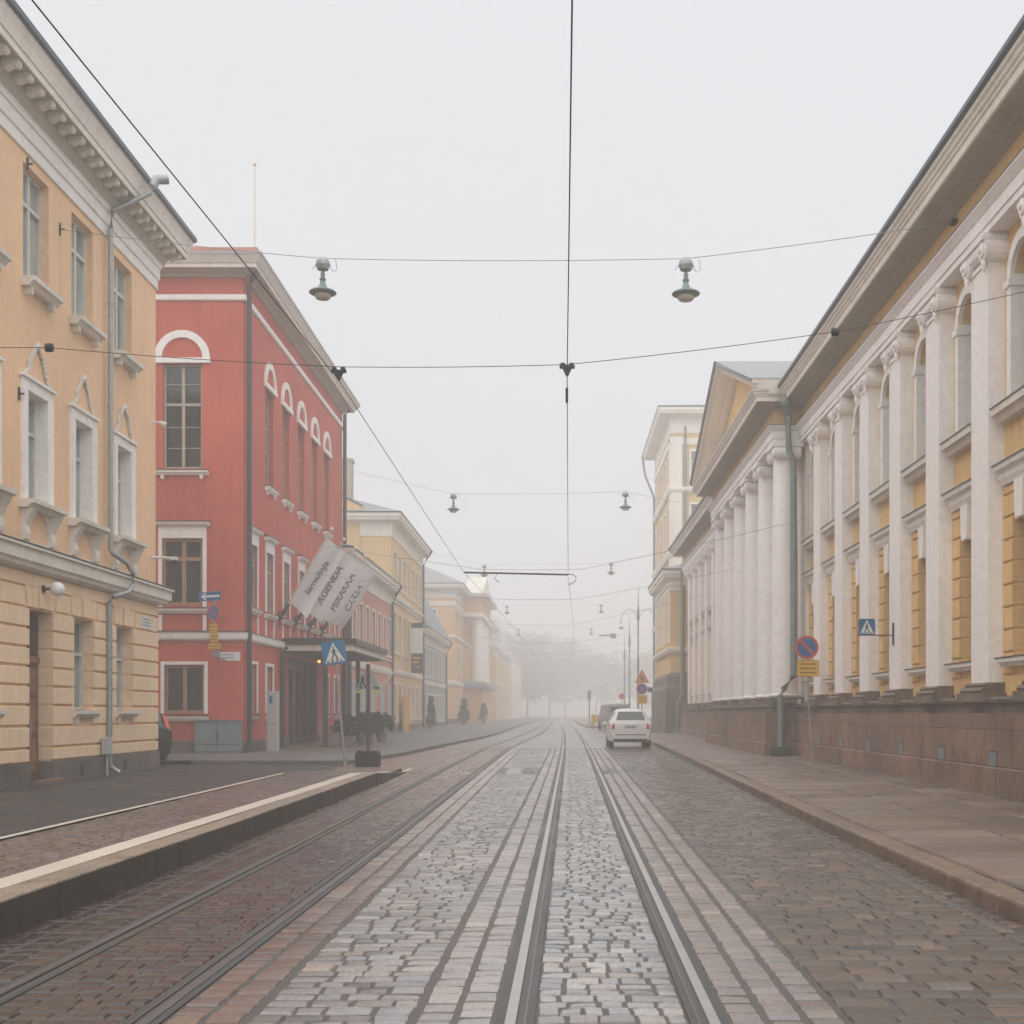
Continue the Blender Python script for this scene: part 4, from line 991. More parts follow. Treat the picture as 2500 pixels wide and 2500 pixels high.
for n_ in PILN+PILF:
    c = n_+.45
    q = MB(); q.box(fw, c-.45, c+.45, 2.14, 9.60, 0.001, .30)
    sh = link('pilaster', q, M['column'], yl)
    q = MB(); capital(q, fw, c, .44, .30); link('capital', q, M['column'], sh)
    q = MB(); q.box(fw, c-.66, c+.66, 1.80, 1.96, 0, .50); q.extr(fw, [(1.96,0),(1.96,.44),(2.0,.475),(2.05,.44),(2.07,.36),(2.10,.39),(2.14,.36),(2.14,0)], c-.58, c+.58); link('pilaster_base', q, M['grandark'], sh)
# windows
for c in bays:
    wn = window(yl, fw, c-.52, c+.52, 6.98, 9.10, .30, 'woodgrey', 'glass_dark', (.5,), (.30,.65), fw=.06, arch=.52)
    q = MB()
    for s_ in (-1,1):
        q.box(fw, c+s_*.60-.09, c+s_*.60+.09, 6.98, 9.02, -.28, .07); q.box(fw, c+s_*.62-.14, c+s_*.62+.14, 9.02, 9.14, -.28, .11)
        q.box(fw, c+s_*.74-.05, c+s_*.74+.05, 6.98, 9.02, 0, .04)
    q.arc(fw, c, 9.14, .51, .70, -.28, .08, n=18)
    link('surround', q, M['white'], wn)
    sill(wn, fw, c-.86, c+.86, 6.70, 6.94, .30, 'offwhite')
    wn = window(yl, fw, c-.50, c+.50, 2.58, 4.95, .34, 'wood', 'glass_dark', (.5,), (.68,), fw=.07)
    sill(wn, fw, c-.74, c+.74, 2.41, 2.55, .26, 'white')
    q = MB(); q.extr(fw, [(5.60,0),(5.60,.10),(5.70,.16),(5.82,.17),(5.84,.26),(5.92,.28),(5.92,0)], c-.84, c+.84); q.taper(fw, c, .15, .21, 4.93, 5.598, 0, .13)
    lb = link('lintel', q, M['white'], wn)
    q = MB(); q.extr(fw, [(5.921,0),(5.921,.30),(5.945,.30),(5.99,0)], c-.85, c+.85); link('flashing', q, M['flash'], wn)
    
# entablature round the portico
EP = [(9.0,YB1+.1),(XP,YB1+.1),(XP,PY1),(XA,PY1),(XA,PY0),(XP,PY0),(XP,YB0)]
mb = MB(); mb.sweep(EP, [(10.09,-.35),(10.09,.04),(10.22,.04),(10.22,.07),(10.44,.07),(10.46,.10),(10.52,.15),(10.57,.20),(10.60,.20),(10.60,-.35)])
link('architrave', mb, M['column'], yl)
mb = MB(); mb.sweep(EP, [(10.602,-.3),(10.602,.21),(10.62,.21),(10.66,.0),(10.66,-.3)]); link('flashing', mb, M['flash'], yl)
mb = MB(); mb.sweep(EP, [(10.66,-.3),(10.66,.0),(11.14,.0),(11.14,-.3)]); link('frieze', mb, M['yellow'], yl)
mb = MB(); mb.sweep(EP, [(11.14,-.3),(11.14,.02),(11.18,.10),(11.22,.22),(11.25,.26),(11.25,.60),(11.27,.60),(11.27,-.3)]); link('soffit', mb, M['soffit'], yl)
mb = MB(); mb.sweep(EP, [(11.235,.602),(11.235,.65),(11.36,.66),(11.38,.70),(11.42,.71),(11.44,.75),(11.49,.77),(11.51,.81),(11.56,.83),(11.56,.0),(11.272,.0),(11.272,.602)]); link('cornice', mb, M['cream'], yl)
for path in ([(9.0,YB1+.1),(XP,YB1+.1),(XP,PY1+.9)], [(XP,PY0-.9),(XP,YB0)]): mb = MB(); mb.sweep(path, [(11.562,.60),(11.562,.84),(11.60,.90),(11.68,.90),(11.68,.60)]); link('gutter', mb, M['gutter'], yl)
mb = MB()
for a, b in ((PY1,YB1+.9),(YB0,PY0)): mb.add([(XP-.8,a,11.66),(XP-.8,b,11.66),(15.0,b,14.4),(15.0,a,14.4),(23.0,b,11.66),(23.0,a,11.66)], [(0,1,2,3),(3,2,4,5)])
# portico roof, ridge running across the street direction
ym = (PY0+PY1)/2; xe = XA-.85
mb.add([(xe-.06,PY0-.98,11.86),(xe-.06,ym,14.88),(15,ym,14.88),(15,PY0-.98,11.86),(xe-.06,PY1+.98,11.86),(15,PY1+.98,11.86)], [(0,1,2,3),(1,4,5,2)])
link('roof', mb, M['roofgrey'], yl)
mb = MB(); mb.box(WORLD, 9.2, 10.6, 13.2, 14.75, -46.0, -43.0); link('roof_hatch', mb, M['roofgrey'], yl)
fa = FR(XA)
mb = MB(); mb.poly(fa, [(PY0,11.56),(PY1,11.56),(ym,14.2)], -.4, 0.0); link('tympanum', mb, M['yellow'], yl)
mb = MB()
for s_ in (-1,1):
    e0 = (ym+s_*(ym-PY0+.86), 11.40); e1 = (ym, 14.30); n_ = Vector((-(e1[1]-e0[1]), (e1[0]-e0[0]))).normalized()
    if n_.y < 0: n_ = -n_
    for t0, t1, wo in ((-.16,-.04,.30),(-.04,.06,.62),(.06,.16,.68),(.16,.30,.84)):
        mb.hexa([fa(e0[0]+n_.x*t0,e0[1]+n_.y*t0+.18,-.3),fa(e1[0],e1[1]+t0*1.07+.18,-.3),fa(e1[0],e1[1]+t0*1.07+.18,wo),fa(e0[0]+n_.x*t0,e0[1]+n_.y*t0+.18,wo),
                 fa(e0[0]+n_.x*t1,e0[1]+n_.y*t1+.18,-.3),fa(e1[0],e1[1]+t1*1.07+.18,-.3),fa(e1[0],e1[1]+t1*1.07+.18,wo),fa(e0[0]+n_.x*t1,e0[1]+n_.y*t1+.18,wo)])
link('raking_cornice', mb, M['cream'], yl)
mb = MB()
for s_ in (-1,1):
    e0 = (ym+s_*(ym-PY0+.90), 11.76); e1 = (ym, 14.66)
    mb.hexa([fa(e0[0],e0[1]+.02,-.3),fa(e1[0],e1[1]+.02,-.3),fa(e1[0],e1[1]+.02,.88),fa(e0[0],e0[1]+.02,.88),fa(e0[0],e0[1]+.09,-.3),fa(e1[0],e1[1]+.09,-.3),fa(e1[0],e1[1]+.09,.88),fa(e0[0],e0[1]+.09,.88)])
link('verge_flashing', mb, M['gutter'], yl)
# portico: columns in front of a recessed wall
mb = MB(); mb.box(WORLD, 7.75, 8.6, 1.6, 11.0, -PY1, -PY0); link('portico_wall', mb, M['cream'], yl)
for k in range(6):
    yc = 39.06+2.9*k; c = (7.18,yc,0)
    q = MB(); n_ = []
    for i in range(13):
        t = i/12; n_.append((.43-.065*t**1.6, 2.2+7.45*t))
    q.lathe(c, [(.47,2.12),(.50,2.16),(.47,2.2)]+n_+[(.40,9.66),(.40,9.70),(.36,9.71)], 28)
    cl = link('column', q, M['column'], yl, smooth=True)
    q = MB(); fq = FR(7.18)
    q.lathe((7.18,yc,0), [(.37,9.70),(.42,9.76),(.45,9.84),(.42,9.90)], 20)
    for s_ in (-1,1):
        q.disc(fq, yc+s_*.42, 9.79, .19, -.40, .44, 14); q.disc(fq, yc+s_*.42, 9.79, .12, .44, .48, 12)
    q.box(fq, yc-.56, yc+.56, 9.96, 10.09, -.5, .5); q.box(fq, yc-.40, yc+.40, 9.86, 9.96, -.42, .42)
    link('capital', q, M['column'], cl)
    q = MB(); q.box(fq, yc-.58, yc+.58, 1.90, 2.04, -.3, .56); q.lathe((7.18,yc,0), [(.54,2.04),(.58,2.08),(.54,2.12)], 20); link('column_base', q, M['grandark'], cl)
# drainpipes
q = MB(); xx = 7.42; yy = PY0-.25
q.tube([(6.9,PY0-.3,.25),(6.9,PY0-.3,2.15),(7.0,PY0-.3,2.35),(xx-.1,yy,2.75),(xx-.1,yy,9.5),(xx-.25,yy,9.8),(xx-.28,yy-.03,10.9),(6.95,PY0-.85,11.15)], .10, 12)
q.ball((6.95,PY0-.9,11.18), .2, 12)
link('downpipe', q, M['pipegrn'], yl, smooth=True)
q = MB(); q.box(WORLD, 6.6, 7.2, .15, .55, -(PY0-.05), -(PY0-.5)); link('pipe_shoe', q, M['iron'], yl, bevel=.03)
q = MB(); q.tube([(7.25,YB1+.4,.3),(7.25,YB1+.4,2.2),(7.5,YB1+.4,2.7),(7.5,YB1+.4,10.4)], .10, 10); q.box(WORLD, 7.0, 7.5, .2, .6, -(YB1+.6), -(YB1+.15)); link('downpipe', q, M['pipegrn'], yl)
q = MB(); q.box(FR(7.6), 23.4, 23.6, 10.95, 11.03, 0, .12); link('wall_anchor', q, M['iron'], yl)

# ================================================================== SIGNS AND STREET FURNITURE
def walker(mb, f_, cu, cv, s, w0, w1, mi, flip=1):
    """the walking figure of the crossing sign, s = height"""
    F_ = lambda u, v: (cu+flip*u*s, cv+v*s)
    mb.disc(f_, cu, cv+.44*s, .07*s, w0, w1, 12, mi)
    for p in ([(-.07,.34),(.07,.34),(.09,.02),(-.09,.02)], [(-.07,.34),(-.02,.34),(-.16,.06),(-.21,.08)], [(.03,.34),(.08,.32),(.24,.14),(.20,.10)],
              [(-.08,.04),(.03,.04),(-.18,-.44),(-.27,-.44)], [(-.02,.04),(.09,.04),(.27,-.42),(.18,-.46)]):
        mb.poly(f_, [F_(u,v) for u,v in p], w0, w1, mi)
def crossing_sign(f_, cu, cv, a, parent, blue='signblue', tilt=0.0):
    c_, s_ = math.cos(tilt), math.sin(tilt); Ut = f_.U*c_+Vector((0,0,1))*s_; Vt = -f_.U*s_+Vector((0,0,1))*c_
    class T:
        U = f_.U; W = f_.W
        def __call__(self, u, v, w=0): return f_(cu,cv,w)+Ut*u+Vt*v
    T_ = T(); T_.__class__ = T
    h = a/2; q = MB(); n = []
    for cx,cy_,a0 in ((h-.05,h-.05,0),(-h+.05,h-.05,PI/2),(-h+.05,-h+.05,PI),(h-.05,-h+.05,1.5*PI)):
        n += [(cx+.05*math.cos(a0+k*PI/6), cy_+.05*math.sin(a0+k*PI/6)) for k in range(4)]
    q.poly(T_, n, 0, .02); pl_ = link('plate', q, M[blue], parent)
    q = MB(); q.poly(T_, [(-h*.86,-h*.80),(h*.86,-h*.80),(0,h*.88)], .0205, .024); link('triangle', q, M['signwhite'], pl_)
    q = MB(); walker(q, T_, 0, -h*.10, a*.60, .0245, .028, 0, 1)
    for k in (-.58,-.2,.2,.55): q.box(T_, k*h-.05*a, k*h+.035*a, -h*.76, -h*.62, .0245, .027)
    link('figure', q, M['ink'], pl_)
    return pl_
def noparking(f_, cu, cv, r, parent):
    q = MB(); q.disc(f_, cu, cv, r, 0, .02, 36); a = link('plate', q, M['signred'], parent)
    q = MB(); q.disc(f_, cu, cv, r*.79, .0205, .024, 36); link('blue_field', q, M['signblue'], a)
    q = MB(); d = r*.80*.7071; t = r*.075
    q.poly(f_, [(cu-d-t,cv+d-t),(cu-d+t,cv+d+t),(cu+d+t,cv-d+t),(cu+d-t,cv-d-t)], .0245, .028); link('slash', q, M['signred'], a)
def yplate(f_, u0, u1, v0, v1, parent, lines=3):
    q = MB(); q.box(f_, u0, u1, v0, v1, 0, .018); a = link('plate', q, M['signyellow'], parent)
    q = MB(); q.box(f_, u0+.008, u1-.008, v0+.008, v0+.016, .0182, .021); q.box(f_, u0+.008, u1-.008, v1-.016, v1-.008, .0182, .021); q.box(f_, u0+.008,u0+.016,v0+.016,v1-.016,.0182,.021); q.box(f_, u1-.016,u1-.008,v0+.016,v1-.016,.0182,.021)
    rr_ = random.Random(3)
    for k in range(lines):
        v = v1-(v1-v0)*(k+.85)/(lines+.7); u = u0+(u1-u0)*.12
        while u < u1-(u1-u0)*.14:
            l_ = rr_.uniform(.02,.06); q.box(f_, u, min(u+l_, u1-.03), v-.018, v+.018, .0182, .021); u += l_+.016
    link('lettering', q, M['ink'], a)
GT = lambda x, y, z=0: (x, y, g(y)+z)
# leaning crossing sign left
t = thing('crossing_sign', 'blue pedestrian crossing sign on a leaning grey post, left at the side street', 'road sign', GT(-6.2,35.5), 'pedestrian crossing signs')
q = MB(); q.tube([GT(-6.18,35.5,-.0), (-6.44,35.5,3.0), (-6.47,35.5,3.6)], .034, 10); q.tube([GT(-6.18,35.5), GT(-6.19,35.5,.25)], .055, 10); link('post', q, M['zinc'], t, smooth=True)
crossing_sign(FN(35.45), -6.49, 3.34, .68, t, 'signteal', R(8))
# second sign on rubber foot, seen from its edge with its triangle
t = thing('rubber_foot_sign', 'brown post with faded triangular crossing sign standing in a black rubber foot', 'road sign', GT(-5.5,35.2))
q = MB(); q.box(FN(35.2), -5.82, -5.13, g(35)+.0, g(35)+.40, -.22, .22); q.box(FN(35.2), -5.78, -5.17, g(35)+.40, g(35)+.46, -.19, .19); link('foot', q, M['black'], t, bevel=.03)
q = MB(); q.box(FN(35.2), -5.52, -5.42, .3, 3.0, -.04, .04); link('post', q, plain('rusty_brown_post', (.12,.055,.045), .5, .2, .3, 12), t)
q = MB(); q.poly(FN(35.25), [(-5.83,2.28),(-5.12,2.28),(-5.47,2.95)], .0, .012); sg = link('plate', q, plain('faded_grey_sign_face', (.34,.38,.38), .45, .1, .3, 9), t)
q = MB(); walker(q, FN(35.24), -5.64, 2.50, .40, .004, .012, 0, -1)
for k in (-5.70,-5.30,-5.22): q.box(FN(35.24), k, k+.06, 2.30, 2.36, .004, .012)
link('figure', q, M['ink'], sg)
q = MB(); q.box(FN(35.25), -5.86, -5.66, 2.18, 2.25, 0, .02); q.box(FN(35.25), -5.36, -5.16, 2.18, 2.25, 0, .02); link('reflector', q, plain('yellow_green_reflector', (.45,.50,.12), .3), t)
# pillar by the red wall
t = thing('service_pillar', 'tall slim grey-white pillar with blue panel standing at the red wall', 'pillar', GT(-10.33,44.4,.12))
q = MB(); q.box(FN(44.2), -10.52, -10.12, g(44)+.10, g(44)+2.28, -.3, .05); q.box(FN(44.2), -10.50, -10.26, g(44)+2.28, g(44)+2.42, -.25, .03) if False else None
link('body', q, M['pillar'], t, bevel=.03)
q = MB(); q.box(FN(44.2), -10.42, -10.30, 1.95, 2.22, .051, .06); q.box(FN(44.2), -10.50, -10.14, 1.18, 1.20, .051, .056); link('panel', q, M['signblue'], t)
# cabinet by the side facade
t = thing('cabinet', 'blue-grey utility cabinet against the side wall of the red building', 'cabinet', GT(-11.8,42.4,.1))
q = MB(); q.box(FN(42.4), -12.52, -11.02, .28, 1.33, -.38, .18); link('body', q, M['cabinet'], t, bevel=.012)
q = MB(); q.box(FN(42.4), -12.48, -11.06, .10, .28, -.36, .14); link('base', q, M['signgrey'], t)
q = MB(); q.box(FN(42.4), -11.78, -11.76, .34, 1.28, .181, .184); q.box(FN(42.4), -12.50, -11.04, .52, .535, .181, .19); q.box(FN(42.4), -11.72, -11.68, .75, .9, .181, .21); link('door_gap', q, M['iron'], t)
q = MB(); q.box(FN(42.4), -12.56, -10.98, 1.332, 1.36, -.42, .22); link('lid', q, M['cabinet'], t)
# sign cluster on the red side wall
ty = 41.6
t = thing('one_way_sign', 'blue one-way arrow sign over a no-parking disc and yellow plates beside the red side wall', 'road sign', (-11.7,ty,4.0))
X_ = lambda px: (px-1365)*ty/3000; Z_ = lambda py: 1.6+(1741-py)*ty/3000
q = MB(); q.tube([(X_(521),ty+.06,Z_(1604)),(X_(521),ty+.06,Z_(1440))], .03, 8); q.tube([(X_(521),ty+.06,Z_(1604)),(X_(524),RY-.0,Z_(1606))], .03, 8); q.tube([(X_(521),ty+.06,Z_(1500)),(X_(522),RY-.0,Z_(1500))], .025, 8); q.box(FN(ty+.1), X_(519), X_(534), Z_(1602), Z_(1588), -.1,.1); link('post', q, M['signgrey'], t)
u0,u1,v0,v1 = X_(486),X_(540),Z_(1467),Z_(1445); tl = R(3.5)
class TT:
    U = Vector((1,0,0)); W = Vector((0,-1,0))
    def __init__(s, cu, cv, a, y): s.c=(cu,cv); s.a=a; s.y=y
    def __call__(s, u, v, w=0):
        du, dv = u-s.c[0], v-s.c[1]; return Vector((s.c[0]+du*math.cos(s.a)-dv*math.sin(s.a), s.y-w, s.c[1]+du*math.sin(s.a)+dv*math.cos(s.a)))
T1 = TT((u0+u1)/2,(v0+v1)/2,tl,ty)
q = MB(); q.box(T1,u0,u1,v0,v1,0,.02); a = link('plate', q, M['signblue'], t)
q = MB(); vm = (v0+v1)/2; q.box(T1,u0+.16,u1-.05,vm-.035,vm+.035,.0205,.025)
q.poly(T1,[(u0+.07,vm),(u0+.20,vm+.12),(u0+.27,vm+.12),(u0+.155,vm),(u0+.27,vm-.12),(u0+.20,vm-.12)],.026,.029); link('arrow', q, M['signwhite'], a)
class TS:
    """a facade frame turned about the vertical, for a plate seen at a slant"""
    def __init__(s, x, y, a): s.o = Vector((x,y,0)); s.U = Vector((math.cos(a),math.sin(a),0)); s.W = Vector((math.sin(a),-math.cos(a),0))
    def __call__(s, u, v, w=0): return s.o+s.U*u+s.W*w+Vector((0,0,v))
ts = TS(X_(520), ty-.02, R(66))
q = MB(); q.disc(ts, 0, Z_(1496), .30, 0, .02, 32); a = link('disc', q, M['signred'], t)
q = MB(); q.disc(ts, 0, Z_(1496), .245, .0205, .024, 32); link('blue_field', q, M['signblue'], a)
q = MB(); q.poly(ts, [(-.19,Z_(1496)+.15),(-.15,Z_(1496)+.19),(.19,Z_(1496)-.15),(.15,Z_(1496)-.19)], .0245, .028); link('slash', q, M['signred'], a)
yplate(FN(ty-.02), X_(511), X_(531), Z_(1546), Z_(1523), t, 2); yplate(FN(ty-.02), X_(513), X_(533), Z_(1568), Z_(1547), t, 2); yplate(FN(ty-.02), X_(509), X_(540), Z_(1585), Z_(1570), t, 1)
# street name plate and number plate
t = thing('street_name_plate', 'white street name plate fixed to the corner of the red side wall', 'sign', (-11.4,RY,3.5))
q = MB(); q.box(fn, -11.80, -11.12, 3.43, 3.73, .002, .02); a = link('plate', q, M['signwhite'], t)
q = MB()
for k, (a_, b_) in enumerate(((-11.77,-11.35),(-11.77,-11.35))):
    for j in range(7): q.box(fn, a_+j*.062, a_+j*.062+.042, 3.61-.11*k, 3.67-.11*k, .0202, .023)
link('lettering', q, M['signgrey'], a)
t = thing('house_plate', 'small white plate on the orange wall near its far corner', 'sign', (-11,32.4,4.0))
q = MB(); q.box(f, 32.2, 32.95, 3.83, 4.16, .052, .075); a = link('plate', q, M['signwhite'], t); q = MB()
for k in range(3): q.box(f, 32.28, 32.87, 3.90+.08*k, 3.935+.08*k, .076, .079)
link('lettering', q, M['signgrey'], a)
# globe lamp, security camera
t = thing('globe_lamp', 'white glass globe lamp on a short bracket over the brown door', 'wall lamp', (-10.7,26.2,4.24))
q = MB(); q.ball((-10.68,26.15,4.24), .155, 20); link('globe', q, M['opal'], t, smooth=True)
q = MB(); q.disc(f, 25.95, 4.22, .08, .10, .13, 14); q.tube([f(25.95,4.22,.12), (-10.8,26.1,4.24)], .03, 8); link('bracket', q, M['iron'], t)
t = thing('security_camera', 'small security camera on a white arm at the far corner of the orange building', 'camera', (-10.9,33.4,5.8))
q = MB(); q.tube([f(33.1,5.80,0), f(33.3,5.82,.15), (-10.42,33.3,5.80)], .035, 8); q.cbox((-10.44,33.3,5.79), (.16,.16,.09)); link('arm', q, M['signwhite'], t)
q = MB(); q.ball((-10.42,33.3,5.71), .075, 12); link('dome', q, M['iron'], t, smooth=True)
q = MB(); q.tube([f(33.2,9.45,0), f(33.25,9.47,.22)], .03, 8); q.tube([f(33.25,9.47,.2), (-10.66,33.3,9.40)], .05, 8, r1=.09); tag(link('spotlight', q, M['signwhite'], None), 'small grey spotlight high on the far edge of the orange wall', 'spotlight')
# no parking sign right
t = thing('no_parking_sign', 'red and blue no-parking disc over a yellow plate on a slightly leaning post, right pavement', 'road sign', (7.15,34.3,.2))
fy = FN(34.2)
q = MB(); q.tube([(7.10,34.3,.2),(6.95,34.27,2.0),(6.92,34.25,3.7)], .032, 10); link('post', q, M['zinc'], t, smooth=True)
noparking(fy, 6.89, 3.43, .33, t); yplate(fy, 6.62, 7.23, 2.62, 3.07, t, 3)
# crossing sign on wall arm
t = thing('wall_crossing_sign', 'small blue pedestrian crossing sign on a thin arm from a white pilaster', 'road sign', (7.0,27.9,3.5), 'pedestrian crossing signs')
crossing_sign(FN(27.85), 6.97, 3.55, .375, t, 'signblue')
q = MB(); q.tube([(6.78,27.9,3.37),(7.6,27.9,3.37)], .014, 6); q.box(FR(7.6), 27.86, 27.94, 3.15, 3.65, 0, .03); link('arm', q, M['iron'], t)
# roadworks sign group
y_ = 70.0; xs = lambda px: (px-1365)*y_/3000; zs = lambda py: 1.6+(1741-py)*y_/3000
t = thing('roadworks_sign', 'yellow roadworks triangle and no-parking disc on a post behind the white car', 'road sign', GT(4.72,y_,.14))
q = MB(); q.tube([(xs(1567),y_+.05,g(70)+.1),(xs(1567),y_+.05,zs(1640))], .035, 8); link('post', q, M['zinc'], t)
fz = FN(y_)
q = MB(); q.poly(fz, [(xs(1550.5),zs(1667)),(xs(1584.5),zs(1667)),(xs(1567.5),zs(1634))], 0, .02); a = link('triangle', q, M['signred'], t)
q = MB(); q.poly(fz, [(xs(1554.5),zs(1664.6)),(xs(1580.5),zs(1664.6)),(xs(1567.5),zs(1639.5))], .0205, .025); link('field', q, plain('orange_sign_face', (.72,.32,.06), .4), a)
q = MB(); q.tube([(xs(1563),y_-.03,zs(1651)),(xs(1572),y_-.03,zs(1662))], .03, 6); q.tube([(xs(1571),y_-.03,zs(1651)),(xs(1564),y_-.03,zs(1661))], .03, 6); link('symbol', q, M['ink'], a)
noparking(fz, xs(1567.3), zs(1682), .32, t); yplate(fz, xs(1555), xs(1580), zs(1717.5), zs(1697), t, 2)
q = MB(); q.box(fz, xs(1581), xs(1593), zs(1690), zs(1678), 0, .02); link('side_plate', q, M['signblue'], t)
t = thing('round_sign', 'small hazy red round road sign beyond the junction', 'road sign', GT(6.0,118,.14))
q = MB(); q.disc(FN(118), 6.02, 1.6+(1741-1700)*118/3000, .30, 0, .03, 24); link('disc', q, M['signred'], t)
q = MB(); q.tube([(6.02,118.03,g(118)+.1),(6.02,118.03,3.2)], .035, 6); link('post', q, M['zinc'], t)

# ornate lamp posts beyond the junction
def lamp_post(x, y, label, H=9.6, arms=True):
    t = thing('lamp_post', label, 'street lamp', GT(x,y,.14), 'ornate lamp posts beyond the junction'); z0 = g(y)+.12
    q = MB(); q.lathe((x,y,z0), [(.22,0),(.22,.5),(.15,.7),(.15,1.2),(.11,1.4),(.085,5.2),(.12,5.3),(.10,5.9),(.065,6.1),(.06,H-1.4),(.13,H-1.2),(.10,H-.4),(.05,H),(.02,H+1.7)], 10); link('post', q, M['patina'], t, smooth=True)
    if arms:
        q = MB(); l = MB()
        for s_ in (-1,1):
            q.tube([(x+s_*(.1+.72*(1-math.cos(a))), y, z0+H-1.3+.95*math.sin(a)) for a in [PI*k/12 for k in range(13)]], .028, 6)
            hx = x+s_*1.54; q.tube([(hx,y,z0+H-1.3),(hx,y,z0+H-1.7)], .04, 6); l.lathe((hx,y,z0+H-2.15), [(.02,0),(.16,.06),(.24,.25),(.10,.42),(.04,.5)], 10)
        link('arms', q, M['patina'], t); link('lantern', l, M['opal'], t, smooth=True)
lamp_post(7.08, 110, 'double-armed ornate lamp post, nearest to the corner house', 10.8)
lamp_post(7.45, 130, 'thinner hazy lamp post just behind the double-armed one', 9.6, False)
lamp_post(8.1, 152, 'faintest lamp post of the row, left of the others', 9.2, True)

# lamps hung over the street
def hung_lamp(x, y, z, label, first=[None]):
    if first[0] is None:
        t = thing('hanging_street_lamp', label, 'street lamp', (0,0,0), 'street lamps hung over the street')
        q = MB(); q.lathe((0,0,0), [(.035,-.27),(.05,-.30),(.045,-.40),(.075,-.42),(.055,-.45),(.055,-.50),(.10,-.60),(.12,-.62)][::-1], 16); q.tube([(0,0,-.22),(0,0,-.29)], .012, 6)
        link('stem', q, M['patina'], t, smooth=True)
        q = MB(); q.lathe((0,0,0), [(.11,-.60),(.14,-.63),(.24,-.66),(.29,-.70),(.285,-.715),(.17,-.745),(.16,-.745)][::-1], 24); link('shade', q, M['patina'], t, smooth=True)
        q = MB(); q.lathe((0,0,0), [(.165,-.72),(.168,-.80),(.14,-.835),(.05,-.85)][::-1], 20); link('lens', q, M['lens'], t, smooth=True)
        q = MB(); q.lathe((0,0,0), [(.10,.0),(.14,-.04),(.15,-.12),(.125,-.21),(.115,-.22)][::-1], 8); q.tube([(-.06,0,.02),(.06,0,.02)], .035, 8); q.tube([(-.16,0,-.12),(.16,0,-.12)], .02, 6); link('junction_box', q, M['zinc'], t)
        q = MB(); q.tube([(.14,0,-.08),(.18,0,-.22),(.24,0,-.26),(.30,0,-.2),(.28,0,-.05),(.26,0,.0)], .007, 5); q.tube([(-.14,0,-.1),(-.2,0,-.18),(-.22,0,-.22)], .006, 5); link('cable_loop', q, M['spanwire'], t)
        first[0] = t
    else: t = copy_tree(first[0])
    t.location = (x,y,z); t['label'] = label
    return t
LP = []
def span(pts, label, r=.0065, m='spanwire', ins=()):
    t = thing('span_wire', label, 'overhead wire', pts[0], 'wires spanning the street')
    out_ = []
    for a, b in zip(pts, pts[1:]):
        a, b = Vector(a), Vector(b)
        for k in range(8):
            u = k/8; p = a.lerp(b, u); p.z -= 4*u*(1-u)*(b-a).length*.006; out_.append(p)
    out_.append(Vector(pts[-1])); q = MB(); q.tube(out_, r, 5); link('cable', q, M[m], t)
    for p in ins:
        q = MB(); q.lathe(p, [(.03,-.05),(.055,-.04),(.055,.04),(.03,.05)], 10, M=Matrix.Rotation(PI/2,3,'Y')); link('insulator', q, M['iron'], t)
    return t
LS = [(26.0,25.2,-5.0,2.60,11.2,10.9,12.25,27.05,11.0,23.5), (57,57,-4.9,3.08,11.75,11.85,13.2,57,11.0,57), (88,88,-5.35,3.72,12.2,12.35,13.6,88,14,94), (120,120,-5.1,4.1,12.1,12.2,14,120,14,108), (152,152,-5.0,4.0,12.0,12.1,14,152,14,152)]
W_ = ['nearest', 'second nearest', 'third', 'fourth', 'fifth, faintest']
for i, (ya,yc,xa,xb,za,zb,zl,yl_,zr,yr_) in enumerate(LS):
    hung_lamp(xa, ya, za, f'green hanging street lamp left of the tram wire, {W_[i]} pair')
    hung_lamp(xb, yc, zb, f'green hanging street lamp right of the tram wire, {W_[i]} pair')
    xr = 7.6 if i < 2 else (8.5 if i in (2,3) else 12)
    if i == 1: xr, zr = 7.6, 11.0
    span([(-11 if i < 4 else -9.1,yl_,zl),(xa,ya,za+.02),(xb,yc,zb+.02),(xr,yr_,zr)], f'thin wire carrying the {W_[i]} pair of hanging lamps', .0075)

# tram wires
def contact(pts, label):
    t = thing('contact_wire', label, 'overhead wire', pts[0], 'tram contact wires'); q = MB(); q.tube(pts, .0058, 6); link('cable', q, M['wire'], t); return t
ZC = 5.8
t = contact([(.06,-4,ZC+.05),(.077,7.24,ZC+.02),(.10,15.3,ZC),(.28,38,ZC+.02),(.75,62,ZC+.1),(.95,90,ZC+.2),(.6,125,ZC+.2),(.9,180,ZC+.2)], 'tram contact wire running straight up the middle of the sky')
q = MB(); q.tube([(.10,15.9,ZC+.0),(.105,16.6,ZC+.0)], .018, 6); link('splice', q, M['iron'], t)
contact([(-3.5,-4,ZC+.05),(-3.12,7.24,ZC+.02),(-2.78,15.5,ZC),(-2.88,36.4,ZC+.05),(-2.3,62,ZC+.15),(-1.9,90,ZC+.2),(-1.7,125,ZC+.2),(-1.6,180,ZC+.2)], 'tram contact wire slanting down across the sky on the left')
def clamp(p, lab):
    t = thing('wire_clamp', lab, 'wire clamp', p, 'clamps holding the tram wires'); x,y,z = p
    q = MB(); q.cbox((x,y,z+.11), (.19,.045,.035)); q.cbox((x-.055,y,z+.125), (.055,.06,.06)); q.cbox((x+.055,y,z+.125), (.055,.06,.06)); q.taper(FN(y), x, .015, .06, z+.0, z+.10, -.02, .02); link('body', q, M['iron'], t)
clamp((.10,15.3,ZC+.0), 'dark clamp where the cross wire meets the middle contact wire')
clamp((-2.78,15.5,ZC+.0), 'dark clamp where the cross wire meets the left contact wire')
